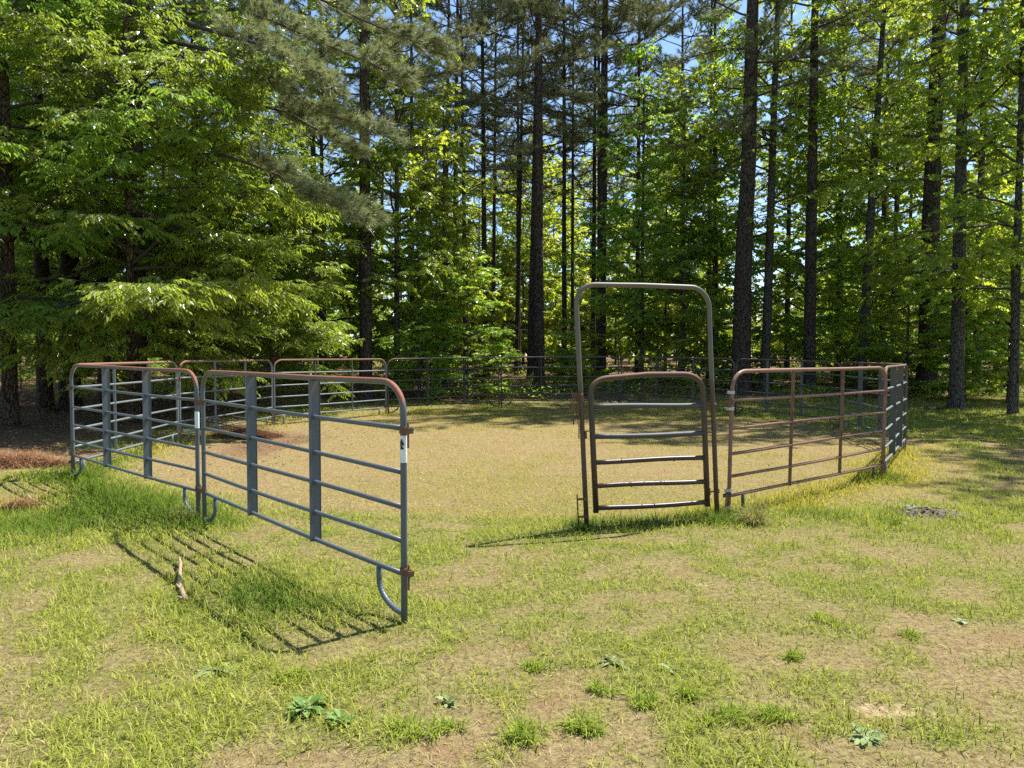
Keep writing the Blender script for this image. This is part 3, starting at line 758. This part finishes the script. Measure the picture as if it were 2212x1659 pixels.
# -- the edge trees one can tell apart
x, y = BP[:2]
tree('pine_tree', 'pineBough', x, y, 21, 21, .22, BARK_PINE, 'pine with long drooping needle boughs reaching over the pen from among the hickories', rot=0)
for px, d, cr, H0, H, r, bk, lab, rot in (
    (285, 17.2, 'hickB', 10, 10.5, .11, BARK_BROWN, 'low hickory with slim brown trunk whose bright layered sprays overhang the pale panels', .4),
    (95, 20.0, 'hickC', 15, 16, .20, BARK_BROWN, 'hickory with thick brown trunk standing on the pine straw, outermost at the edge', 1.0),
    (225, 22.5, 'hickC', 15, 17, .19, BARK_BROWN, 'tall hickory behind the brown-trunked ones, its trunk in deep shade', 2.2),
    (430, 21.0, 'hickA', 12.5, 13.5, .14, BARK_BROWN, 'dense round hickory behind the drooping pine boughs', 3.1),
    (590, 20.6, 'hickB', 10, 8.0, .09, BARK_BROWN, 'small hickory with yellow-green sprays reaching toward the first thick pine', 4.4),
    (20, 16.5, 'hickA', 12.5, 14, .16, BARK_BROWN, 'hickory with dark hanging leaves at the very edge of the clearing', 5.2),
    (150, 25, 'hickA', 12.5, 14, .15, BARK_BROWN, 'hickory in shadow between the thick brown trunks', 1.3),
    (700, 25.5, 'gumA', 13.5, 13.5, .11, BARK_GUM, 'sweetgum beside the first thick pine, partly hidden by pine boughs', .3),
    (860, 25.5, 'gumA', 13.5, 14.5, .12, BARK_GUM, 'leafy sweetgum just past the first thick pine, reaching high beside it', 2.0),
    (960, 26.5, 'gumB', 11, 10.5, .09, BARK_GUM, 'shorter bright sweetgum between the first thick pine and the straight lone pine', .9),
    (905, 24.6, 'gumB', 11, 5.6, .06, BARK_GUM, 'low bushy sweetgum pressing against the dark back panel', 3.3),
    (1010, 24.8, 'sapA', 4.6, 4.4, .03, BARK_GUM, 'young sweetgum with pale flat sprays behind the back panel', 2.1),
    (1385, 30, 'gumA', 13.5, 13.0, .10, BARK_GUM, 'bright sweetgum standing behind the bow of the gate', 1.0),
    (1475, 29.5, 'gumB', 11, 12.0, .10, BARK_GUM, 'full sweetgum above the gate, between the paired pines and the massive pine', 2.6),
    (1540, 31, 'gumA', 13.5, 12.5, .10, BARK_GUM, 'sweetgum tucked against the massive dark pine', 4.0),
    (1652, 28, 'gumC', 21, 22, .18, BARK_GUM, 'tall grey-barked sweetgum just beside the massive dark pine', .6),
    (1860, 28, 'gumC', 21, 20, .18, BARK_GUM, 'leaning grey sweetgum with clear trunk behind the outer bend of the pen', 1.9),
    (2066, 22, 'gumD', 20, 21, .20, BARK_GUM, 'sweetgum with a tall rough trunk standing in the open at the grass edge', 2.5),
    (2190, 20.5, 'gumD', 20, 17, .12, BARK_GUM, 'sweetgum with bright backlit leaves at the outer edge of the grass', .2),
    (1960, 25.3, 'sapA', 4.6, 5.2, .05, BARK_GUM, 'understory sweetgum with flat dark layers in front of the thickest trunk', 1.2),
    (2085, 24.4, 'sapA', 4.6, 4.8, .05, BARK_GUM, 'understory sweetgum in shade behind the rough trunk at the grass edge', 3.0),
    (2180, 23.8, 'gumB', 11, 6.5, .06, BARK_GUM, 'bushy low sweetgum in the shade at the end of the grass', 5.0),
    (1810, 32, 'gumC', 21, 21, .14, BARK_GUM, 'tall loose sweetgum between the dark pine and the leaning trunk', 3.3),
    (1700, 34, 'gumC', 21, 19, .13, BARK_GUM, 'tall pale sweetgum glimpsed just past the grey-barked sweetgum', 5.1),
    (2110, 27, 'gumC', 21, 20, .15, BARK_GUM, 'tall sweetgum behind the rough trunk at the grass edge', 1.1),
    (1530, 34, 'gumC', 21, 19, .12, BARK_GUM, 'tall sweetgum whose crown shows above the gate bow', 2.1),
    (1740, 30.5, 'gumB', 11, 12, .10, BARK_GUM, 'sweetgum behind the dark pine that rises over the outer panels', 4.1),
    (1930, 30, 'gumA', 13.5, 14, .12, BARK_GUM, 'sweetgum filling the gap between the leaning trunk and the thickest trunk', 2.9)):
    x, y = PX(px, d)
    ln = {1860: (0, .045), 1652: (0, .02)}.get(px, (0, 0))
    tree('hickory_tree' if 'hick' in cr else 'sweetgum_tree', cr, x, y, H0, H, r, bk, lab, 'broadleaved trees at the edge of the clearing', rot, ln)
for px, d, cr, H, r, lab, lean in (
    (790, 24, 'pineA', 24, .22, 'first thick pine, rough dark trunk rising behind the far bend of the pen', 0),
    (1163, 29.5, 'pineB', 25, .225, 'straight lone pine with bare side branches behind the middle of the back fence', 0),
    (1297, 33, 'pineA', 26, .24, 'tall pine seen through the bow gate, thicker of the close pair', .008),
    (1281, 36, 'pineB', 24, .13, 'slender pine close beside the thicker pine seen through the bow gate', .004),
    (1600, 27, 'pineC', 25, .34, 'massive dark pine, widest trunk behind the gate post', .022),
    (1748, 27.5, 'pineB', 24, .22, 'dark pine rising over the outer panels between two grey sweetgums', 0),
    (2002, 27, 'pineB', 26, .35, 'thickest trunk past the outer bend, its foot hidden by shaded leaves', .01),
    (150, 20.6, 'pineB', 24, .27, 'black shaded pine trunk just beside the thick brown hickory trunk', .02),
    (1145, 34, 'pineB', 22, .14, 'thin pine leaning close behind the straight lone pine', .02),
    (1065, 38, 'pineF', 22, .12, 'thin dark pine standing alone in the bright gap of yellow-green leaves', .01),
    (1115, 36, 'pineF', 21, .11, 'thin pine in the bright gap, next before the straight lone pine', .02),
    (1236, 36, 'pineF', 20, .10, 'thin dark stem with forking branches between the lone pine and the close pair', 0)):
    x, y = PX(px, d)
    tree('pine_tree', cr, x, y, 24, H, r, BARK_PINE, lab, 'pines one can tell apart', None, (0, lean))
# -- trees outside the picture that throw their shade on the grass
for x, y, cr, H0, H in ((15.5, 14.5, 'gumD', 20, 19), (13.2, 10.6, 'gumA', 13.5, 13), (17.5, 18.5, 'gumC', 21, 20), (-13, 11.5, 'hickA', 12.5, 13)):
    tree('sweetgum_tree' if 'gum' in cr else 'hickory_tree', cr, x, y, H0, H, .18, BARK_GUM, 'tree at the rim of the clearing, beyond the ends of the view', 'trees round the rim of the clearing')

# -- the wood behind: repeats
rng = np.random.default_rng(77)
placed = [tuple(o.location[:2]) for o in COL.objects if o.get('category') == 'tree']
def spot(y0, y1, mind, hw=.80, tries=200, wfun=None):
    for _ in range(tries):
        y = rng.uniform(y0, y1); x = rng.uniform(-hw * y, hw * y)
        if all((x - a) ** 2 + (y - b) ** 2 > mind ** 2 for a, b in placed):
            if abs(x / y - .04) < .025 and y < 40: continue
            if y > 38 and -.07 < x / y < .30 and y < 75: continue
            placed.append((x, y)); return x, y
    return None
LP = 'slender dark pine trunk in the wood behind the clearing'
LD = 'leafy broadleaved tree deeper in the wood behind the clearing'
LU = 'low leafy understory sapling among the trunks'
for i in range(20):
    p = spot(29, 48, 1.5)
    if p: tree('pine_tree', ['pineB', 'pineA', 'pineF'][i % 3], *p, 24, rng.uniform(20, 25), [.10, .13, .17, .11][i % 4], BARK_PINE, LP, 'pines in the wood', None, (rng.normal(0, .012), rng.normal(0, .015)))
for i in range(24):
    p = spot(50, 95, 2.8)
    if p: tree('pine_tree', 'pineF', *p, 22, rng.uniform(19, 25), [.13, .16, .2][i % 3], BARK_PINE, LP, 'pines in the wood', None, (rng.normal(0, .012), rng.normal(0, .015)))
for i in range(26):
    p = spot(31, 46, 2.0)
    if p: tree('broadleaved_tree', ['farA', 'farB', 'gumA'][i % 3], *p, [16, 11, 13.5][i % 3], rng.uniform(9, 14), [.07, .09][i % 2], BARK_GUM, LD, 'broadleaved trees in the wood')
for i in range(34):
    p = spot(48, 92, 3.0)
    if p: tree('broadleaved_tree', ['farA', 'farB'][i % 2], *p, [16, 11][i % 2], rng.uniform(9, 15), .10, BARK_GUM, LD, 'broadleaved trees in the wood')
for i in range(46):
    p = spot(25.5, 44, .9)
    if p: tree('sapling', ['sapA', 'sapB', 'shrub'][i % 3], *p, [4.6, 3.2, 1.5][i % 3], [rng.uniform(2.5, 5), rng.uniform(2, 3.6), rng.uniform(1, 2)][i % 3], .02, BARK_GUM, LU, 'saplings under the trees', cat='sapling')

for i, px in enumerate((1035, 1085, 1130, 1195, 1215, 1250, 1275, 1175, 1330, 1150, 1360, 1420, 1010, 1480)):
    x, y = PX(px, 42 + 2.6 * ((i * 5) % 9)); placed.append((x, y))
    tree('broadleaved_tree', ['farA', 'farB'][i % 2], x, y, [16, 11][i % 2], 10.5 + (i * 3 % 5), .08, BARK_GUM, 'sunlit yellow-green tree in the bright gap around the straight lone pine', 'yellow-green trees in the bright gap')
for i in range(17):
    px = 880 + i * 42 + rng.uniform(-14, 14); d = [35, 66, 37, 70][i % 4] + rng.uniform(-1, 1); x, y = PX(px, d); placed.append((x, y))
    tree('pine_tree', ['pineA', 'pineB', 'pineF', 'pineC'][i % 4], x, y, 23, rng.uniform(21, 25), [.12, .15, .13][i % 3], BARK_PINE, LP, 'pines in the wood', None, (rng.normal(0, .012), rng.normal(0, .015)))
for i in range(44):
    d = rng.uniform(56, 98); x, y = PX(rng.uniform(950, 1660), d); placed.append((x, y))
    tree('broadleaved_tree', 'farB', x, y, 11, rng.uniform(3.5, 6.5), .05, BARK_GUM, LD, 'broadleaved trees in the wood', sxy=rng.uniform(.6, .9))
for i in range(30):
    p = spot(58, 98, 1.5)
    if p: tree('broadleaved_tree', 'farB', *p, 11, rng.uniform(5, 8), .05, BARK_GUM, LD, 'broadleaved trees in the wood', sxy=rng.uniform(.8, 1.1))
for i in range(46):
    p = spot(42, 75, 1.6)
    if p: tree('broadleaved_tree', 'farB', *p, 11, rng.uniform(4, 7.5), .05, BARK_GUM, LD, 'broadleaved trees in the wood')

# ------------------------------------------------------------------ forest floor: litter and ground cover
def litter():
    n = 26000
    y = 23 + 24 * R.random(n) ** 1.5; x = R.uniform(-.8, .8, n) * y
    m = 9000; y[:m] = R.uniform(8.5, 24, m); x[:m] = R.uniform(-15, -3, m)
    g, ln, st, sa = cover(x, y); keep = R.random(n) < st
    x, y = x[keep], y[keep]; n = len(x)
    B = np.stack([x, y, gz(x, y) + .01 + .03 * R.random(n)], 1)
    az = R.uniform(0, 2 * PI, n); D = nrm(np.stack([np.cos(az), np.sin(az), R.normal(0, .25, n)], 1)); N = nrm(np.stack([R.normal(0, .4, n), R.normal(0, .4, n), np.ones(n)], 1))
    v, q, t = kites(B, D, N, np.where(y < 20, R.uniform(.04, .08, n), R.uniform(.06, .15, n)), .35, .08, R.random(n))
    k = NT('dead_leaf'); tone = k.n('ShaderNodeAttribute', attribute_name='tone').outputs['Fac']
    p = k.n('ShaderNodeBsdfPrincipled', i_Roughness=.8); k.set(p.inputs['Base Color'], k.mix(tone, (.10, .055, .03), (.36, .25, .16)))
    obj('leaf_litter', mesh('leaf_litter', v, [q], [k.surf(p.outputs[0])], False, {'tone': t}), label='brown fallen leaves and pine straw under the trees', cat='leaf litter', kind='stuff')
litter()
def undergrowth():
    n = 5200
    y = 24.6 + 22 * R.random(n) ** 1.4; x = R.uniform(-.8, .8, n) * y
    m = fbm(x * .5 + 90, y * .5, 3); keep = m + R.normal(0, .05, n) > .50; x, y = x[keep], y[keep]; n = len(x)
    K = 9
    hgt = R.uniform(.12, .55, n)
    B = np.stack([x, y, gz(x, y)], 1)[:, None] + R.normal(0, .16, (n, K, 3)) * np.array([1, 1, .3]); B[..., 2] += hgt[:, None] * R.uniform(.4, 1.1, (n, K))
    B = B.reshape(-1, 3); az = R.uniform(0, 2 * PI, n * K)
    D = nrm(np.stack([np.cos(az), np.sin(az), R.normal(-.1, .3, n * K)], 1)); N = nrm(np.stack([R.normal(0, .4, n * K), R.normal(0, .4, n * K), np.ones(n * K)], 1))
    v, q, t = kites(B, D, N, R.uniform(.07, .15, n * K), .55, .1, R.random(n * K))
    obj('undergrowth', mesh('undergrowth', v, [q], [LEAF_GUM], False, {'tone': t}), label='low green seedlings covering the floor of the wood', cat='undergrowth', kind='stuff')
undergrowth()

# ------------------------------------------------------------------ small things on the grass
M_STRAW = blade_mat('pine_straw', .1)
def straw_pile(px, py, sx, sy, h, n, label, dark=1.0, name='pine_straw_pile', cat='pine straw', d=None):
    cx, cy = GP(px, py) if d is None else PX(px, d)
    r = np.sqrt(R.random(n)); a = R.uniform(0, 2 * PI, n)
    x = r * np.cos(a) * sx; y = r * np.sin(a) * sy
    lump = .65 + .7 * fbm(x / sx * 1.6 + px, y / sy * 1.6 + 3, 3)
    z = h * (1 - r ** 2) * R.uniform(.35, 1, n) ** .5 * lump
    az = R.uniform(0, 2 * PI, n) + .3
    u = R.random((n, 1)); col = (np.array([.125, .055, .028]) * (1 - u) + np.array([.40, .225, .125]) * u) * dark
    v, q, t, c = blades(np.stack([x, y, z], 1), az, R.normal(0, .28, n), R.uniform(.12, .26, n), R.uniform(.0035, .006, n), R.normal(.1, .3, n), col)
    # heaped core under the loose needles
    g = 24; rr, aa = np.meshgrid(np.linspace(0, 1, 9), np.linspace(0, 2 * PI, g, endpoint=False))
    mx = rr * np.cos(aa) * sx * .95; my = rr * np.sin(aa) * sy * .95
    mz = h * .55 * (1 - rr ** 2) * (.65 + .7 * fbm(mx / sx * 1.6 + px, my / sy * 1.6 + 3, 3)) - .03 * rr
    mv = np.stack([mx, my, mz], -1).reshape(-1, 3)
    i = np.arange(g)[:, None] * 9 + np.arange(8)[None]; i2 = ((np.arange(g) + 1) % g)[:, None] * 9 + np.arange(8)[None]
    mq = np.stack([i, i + 1, i2 + 1, i2], -1).reshape(-1, 4)
    me = mesh('pine_straw_pile', np.concatenate([v, mv]), [q, mq + len(v), t], [M_STRAW], True, colors={'col': np.concatenate([c, np.tile(np.array([[.13, .065, .035]]) * dark, (len(mv), 1))])})
    o = obj(name, me, None, label, cat); o.location = (cx, cy, G1(cx, cy)); return o
straw_pile(25, 1018, .62, .50, .20, 3000, 'big rust-red heap of pine straw in the sun beside the shaded trees')
straw_pile(98, 1016, .6, .32, .06, 1300, 'flat spread of pine straw between the big heap and the blue-grey panel')
straw_pile(34, 1102, .24, .15, .09, 700, 'small orange heap of pine straw on the green grass')
straw_pile(525, 930, .85, .7, .24, 1500, 'dark brush pile of straw and branches inside the pen', .55, 'brush_pile', 'brush pile', d=15.2)

def stick(pts, r, label, name='fallen_stick', mat=STICK, forks=()):
    b = MB(); pts = np.array(pts, float); b.tube(pts, np.linspace(r, r * .45, len(pts)), 8)
    for f in forks: b.tube(np.array(f, float), np.linspace(r * .7, r * .3, len(f)), 6)
    o = obj(name, b.mesh(name, mat), None, label, 'stick'); return o
def gpt(px, py, dz=.02):
    x, y = GP(px, py); return [x, y, G1(x, y) + dz]
stick([gpt(392, 1308, .025), gpt(384, 1290, .03), gpt(380, 1265, .045), gpt(383, 1240, .06), gpt(380, 1228, .07)], .020, 'pale broken stick lying across the shadow of the swung-out panel',
      forks=[[gpt(384, 1290, .03), gpt(373, 1283, .05)], [gpt(392, 1308, .025), gpt(372, 1300, .02)]])
stick([gpt(45, 1078, .05), gpt(60, 1092, .06), gpt(80, 1100, .05), gpt(112, 1104, .02)], .008, 'thin curved twig beside the small orange straw heap', mat=plain('bleached_twig', (.42, .33, .22), .9))
for i, (a, b_) in enumerate((((430, 905), (560, 935)), ((500, 900), (600, 915)), ((450, 940), (530, 905)))):
    p = [list(W(a[0] + (b_[0] - a[0]) * t, a[1] + (b_[1] - a[1]) * t, 15.2 + i * .3)) for t in (0, .3, .6, 1)]
    for q in p: q[2] = max(q[2], G1(q[0], q[1]) + .12 + .06 * i)
    stick(p, .022, ['dead branch lying lengthwise on the brush pile', 'dead branch poking out of the far side of the brush pile', 'short dead branch slanting across the brush pile'][i], 'dead_branch', TWIG)
# logs on the forest floor
for (px0, py0, px1, py1, d, r, lab) in ((1330, 826, 1480, 812, 31, .13, 'fallen grey log behind the bow gate'), (2000, 872, 2110, 880, 21.5, .05, 'fallen branch on the litter at the foot of the rough trunk'), (1545, 815, 1790, 835, 29, .10, 'fallen trunk lying on the litter behind the outer panels')):
    a = W(px0, py0, d); b_ = W(px1, py1, d + 1); pts = [a + (b_ - a) * t for t in np.linspace(0, 1, 6)]
    for q in pts: q[2] = G1(q[0], q[1]) + r * .8
    bm = MB(); bm.tube(np.array(pts), np.linspace(r, r * .7, 6), 10); obj('fallen_log', bm.mesh('fallen_log', BARK_GUM), None, lab, 'log')
# dirt mound
def mound():
    cx, cy = GP(2015, 1112); g = 40; nr = 16
    rr, aa = np.meshgrid(np.linspace(0, 1, nr), np.linspace(0, 2 * PI, g, endpoint=False))
    wob = 1 + .5 * (fbm(np.cos(aa) * 1.5 + 9, np.sin(aa) * 1.5 + 9, 2) - .5); x = rr * np.cos(aa) * .36 * wob; y = rr * np.sin(aa) * .22 * wob - .25 * rr * np.cos(aa) * .36
    z = .062 * (1 - rr ** 2) ** 1.2 * (.4 + 1.2 * fbm(x * 9 + 5, y * 9, 3)) + .03 * (fbm(x * 45, y * 45, 2) - .5) * (1 - rr) - .01
    i = np.arange(g)[:, None] * nr + np.arange(nr - 1)[None]; i2 = ((np.arange(g) + 1) % g)[:, None] * nr + np.arange(nr - 1)[None]
    q = np.stack([i, i + 1, i2 + 1, i2], -1).reshape(-1, 4)
    o = obj('dirt_mound', mesh('dirt_mound', np.stack([x, y, z], -1).reshape(-1, 3), [q], [plain('dry_dirt', (.12, .092, .078), .95)], False), None, 'low mound of grey dry dirt on the grass at the shade edge', 'dirt mound')
    o.location = (cx, cy, G1(cx, cy))
    b = MB(); v = []
    for k in range(60):
        x, y = R.normal(0, .17, 2); s = R.uniform(.008, .02); z = .062 * max(0, 1 - (x / .34) ** 2 - (y / .26) ** 2)
        M = Matrix.Translation((x, y, z)) @ Matrix.Rotation(R.uniform(0, 6), 4, 'Z') @ Matrix.Rotation(R.uniform(0, 1), 4, 'X')
        b.box([-s, -s * .7, -s * .5], [s, s * .7, s * .6], np.array(M))
    c = obj('dirt_crumb', b.mesh('dirt_crumb', plain('dirt_crumb', (.22, .17, .14), .95), False), o); c['kind'] = 'stuff'
    # stone
    bm = MB(); n1, n2 = 8, 12; th, ph = np.meshgrid(np.linspace(0, PI, n1), np.linspace(0, 2 * PI, n2, endpoint=False))
    r = .05 * (1 + .3 * np.sin(ph * 2 + th * 3))
    sv = np.stack([r * 1.6 * np.sin(th) * np.cos(ph), r * np.sin(th) * np.sin(ph), r * .6 * np.cos(th)], -1).reshape(-1, 3)
    i = np.arange(n2)[:, None] * n1 + np.arange(n1 - 1)[None]; i2 = ((np.arange(n2) + 1) % n2)[:, None] * n1 + np.arange(n1 - 1)[None]
    bm.add(sv, np.stack([i, i2, i2 + 1, i + 1], -1).reshape(-1, 4))
    s = obj('stone', bm.mesh('stone', plain('grey_stone', (.24, .26, .28), .7), False), None, 'grey stone at the near end of the dirt mound', 'stone'); sx, sy = GP(1972, 1104); s.location = (sx, sy, G1(sx, sy) + .02)
mound()

# tufts and rosettes one can tell apart
def tuft(px, py, rad, n, L, label, col0, col1, wide=.006, name='grass_tuft', cat='grass tuft', elong=1.0):
    cx, cy = GP(px, py)
    m = 7; ca = R.uniform(0, 2 * PI, m); cr = R.uniform(.1, 1.0, m); k = R.integers(0, m, n)
    r = np.abs(R.normal(0, .30, n)).clip(0, .9); a = R.uniform(0, 2 * PI, n)
    x = (cr[k] * np.cos(ca[k]) * .75 + r * np.cos(a) * .6) * rad * elong; y = (cr[k] * np.sin(ca[k]) * .75 + r * np.sin(a) * .6) * rad
    L = L * R.uniform(.55, 1.05, m)[k]
    az = a + R.normal(0, 1.0, n); el = np.clip(R.normal(.85, .35, n) - .3 * r, .1, 1.45)
    u = R.random((n, 1)); col = np.array(col0) * (1 - u) + np.array(col1) * u
    v, q, t, c = blades(np.stack([x, y, np.zeros(n) - .005], 1), az, el, L * R.uniform(.5, 1.15, n), wide * R.uniform(.6, 1.2, n), R.uniform(.4, 1.3, n), col)
    o = obj(name, mesh(name, v, [q, t], [M_BLADE], True, colors={'col': c}), None, label, cat, 'tufts of taller grass on the lawn'); o.location = (cx, cy, G1(cx, cy)); return o
g0, g1 = (.11, .175, .022), (.36, .42, .07)
for args in ((1625, 1572, .17, 520, .13, 'widest bright grass tuft, near the bare sandy spot', 1.5), (1725, 1432, .075, 200, .10, 'small dense grass tuft alone on the dry lawn', 1.1), (1118, 1612, .14, 330, .12, 'round grass tuft nearest the lower edge, below the swung panel foot', 1.2),
             (1262, 1600, .12, 300, .12, 'grass tuft between the round tuft and the paired tufts', 1.2), (1395, 1535, .095, 230, .11, 'grass tuft, nearer of the pair in the middle of the lawn', 1.2), (1500, 1525, .08, 180, .11, 'grass tuft beside the widest one, small and upright', 1.1),
             (925, 1598, .13, 300, .11, 'loose spreading grass tuft before the broad-leaved weeds', 1.4), (1300, 1505, .08, 170, .09, 'low grass tuft with yellowish blades amid bare thatch', 1.3), (1790, 1345, .09, 170, .09, 'thin yellow-green tuft in the dry lawn before the rust-brown panel', 1.0),
             (1985, 1385, .08, 130, .09, 'faint small tuft toward the bare sandy spot', 1.2), (1160, 1455, .10, 200, .09, 'grass tuft just past the ribbed foot of the swung panel', 1.5), (620, 1480, .10, 220, .09, 'long-bladed tuft on the lawn between the stick and the broad-leaved weeds', 1.5)):
    px, py, rad, n, L, lab, elg = args; tuft(px, py, rad, n, L, lab, g0, g1, .006, elong=elg)
tuft(1640, 1135, .16, 420, .34, 'tall dry clump of long grass at the foot of the rust panel post', (.13, .15, .03), (.42, .36, .17), .0055)
tuft(1545, 1130, .14, 330, .22, 'dark green clump of long grass at the gate hinge post', (.07, .13, .02), (.19, .25, .05), .006)
tuft(1268, 1150, .12, 300, .16, 'dark grass clump round the foot of the gate latch post', (.06, .11, .02), (.19, .24, .06), .006)
tuft(1400, 1132, .14, 260, .15, 'ragged grass clump under the gate leaf', (.08, .13, .02), (.26, .28, .08), .006, elong=2.2)
tuft(405, 1125, .22, 420, .34, 'tall wispy grass clump where the two blue-grey panels meet', (.10, .15, .025), (.36, .34, .13), .0055)
tuft(160, 1040, .30, 420, .24, 'long grass clump at the outer foot of the blue-grey panel', (.09, .15, .02), (.24, .30, .06), .007)
M_WEED = leaf_mat('weed_leaf', (.10, .18, .03), (.20, .29, .07), (.22, .34, .05), (.30, .42, .09), .3, .4, .45)
M_WEEDGREY = leaf_mat('grey_weed_leaf', (.16, .22, .07), (.26, .32, .12), (.2, .26, .1), (.3, .34, .16), .2, .3, .6)
def rosette(px, py, rad, n, label, mat, wr=.34, lift=.8):
    cx, cy = GP(px, py); a = R.uniform(0, 2 * PI, n); el = R.uniform(.05, lift, n)
    D = np.stack([np.cos(a) * np.cos(el), np.sin(a) * np.cos(el), np.sin(el)], 1)
    N = nrm(np.stack([-np.cos(a) * np.sin(el) + R.normal(0, .2, n), -np.sin(a) * np.sin(el) + R.normal(0, .2, n), np.cos(el)], 1))
    L = rad * R.uniform(.3, 1.1, n)
    B = D * (rad * .08) + R.normal(0, rad * .12, (n, 3)) * np.array([1, 1, .2]); B[:, 2] = np.abs(B[:, 2]) + .004
    # each leaf: two rows of quads with a raised rim and a bent tip
    S = nrm(np.cross(D, N)); vs = []; qs = []
    st = [(0, .06), (.2, .45), (.4, 1.0), (.72, .85), (1.0, .06)]
    for f, w in st:
        c = B + D * (L * f)[:, None] - np.array([0, 0, 1]) * (L * .22 * f * f)[:, None]
        for s in (-1, 0, 1): vs.append(c + S * (s * w * L * wr / 2)[:, None] + N * (abs(s) * w * L * .07 + .02 * L * abs(s) * np.sin(f * 19 + a))[:, None])
    v = np.stack(vs, 1).reshape(-1, 3); b = np.arange(n)[:, None] * 15
    q = np.concatenate([b + np.array([[i * 3 + j, i * 3 + j + 1, i * 3 + j + 4, i * 3 + j + 3]]) for i in range(4) for j in range(2)])
    o = obj('broadleaf_weed', mesh('broadleaf_weed', v, [q], [mat], True, {'tone': np.repeat(R.random(n), 15)}), None, label, 'weed', 'broad-leaved weeds in the lawn'); o.location = (cx, cy, G1(cx, cy))
rosette(655, 1552, .105, 85, 'bright broad-leaved weed, larger of the two by the loose tuft', M_WEED)
rosette(728, 1580, .08, 60, 'darker broad-leaved weed next to the bright one', M_WEED)
rosette(452, 1458, .13, 18, 'flat pale broad-leaved weed in the lawn before the panel shadow', M_WEEDGREY, .5, .2)
rosette(1886, 1610, .085, 60, 'grey-green crinkled weed on the bare sand', M_WEEDGREY, .35, .5)
rosette(1450, 1462, .07, 9, 'tiny pale-leaved weed alone on dry thatch', M_WEEDGREY, .4, .6)
rosette(965, 1538, .07, 9, 'pale upright weed beside the loose spreading tuft', M_WEEDGREY, .5, .9)
rosette(1330, 1445, .10, 20, 'flat rosette weed lying between two low tufts', M_WEEDGREY, .4, .3)
rosette(2085, 1352, .07, 12, 'small pale weed toward the far end of the dry lawn', M_WEEDGREY, .4, .5)

# ------------------------------------------------------------------ camera, light, sky
cam = bpy.data.cameras.new('camera'); co = bpy.data.objects.new('camera', cam); COL.objects.link(co)
cam.sensor_width = 36; cam.lens = 36 * 1600 / 2212; cam.clip_end = 2000
co.location = (0, 0, EYE); co.rotation_euler = (math.radians(90 - 2.2), 0, 0)
SC.camera = co
AZ = math.atan2(.80, .58); EL = math.radians(60.5)
sd = Vector((math.sin(AZ) * math.cos(EL), math.cos(AZ) * math.cos(EL), math.sin(EL)))
sl = bpy.data.lights.new('sun', 'SUN'); sl.energy = 5.0; sl.angle = math.radians(.53); sl.color = (1, .955, .88)
so = bpy.data.objects.new('sun', sl); COL.objects.link(so); so.rotation_euler = (-sd).to_track_quat('-Z', 'Y').to_euler(); so.location = (20, 20, 40)
w = bpy.data.worlds.new('World'); SC.world = w; w.use_nodes = True; nt = w.node_tree
sky = nt.nodes.new('ShaderNodeTexSky'); sky.sky_type = 'NISHITA'; sky.sun_disc = False
sky.sun_elevation = EL; sky.sun_rotation = AZ; sky.air_density = 1.0; sky.dust_density = .1; sky.ozone_density = 3.0
nt.links.new(sky.outputs[0], nt.nodes['Background'].inputs[0]); nt.nodes['Background'].inputs[1].default_value = .10
SC.view_settings.view_transform = 'Standard'; SC.view_settings.look = 'None'; SC.view_settings.exposure = 1.17; SC.view_settings.gamma = 1
SC.render.engine = 'CYCLES'
cy = SC.cycles; cy.max_bounces = 12; cy.diffuse_bounces = 9; cy.glossy_bounces = 2; cy.transmission_bounces = 5; cy.transparent_max_bounces = 4
try: cy.use_denoising = False
except Exception: pass
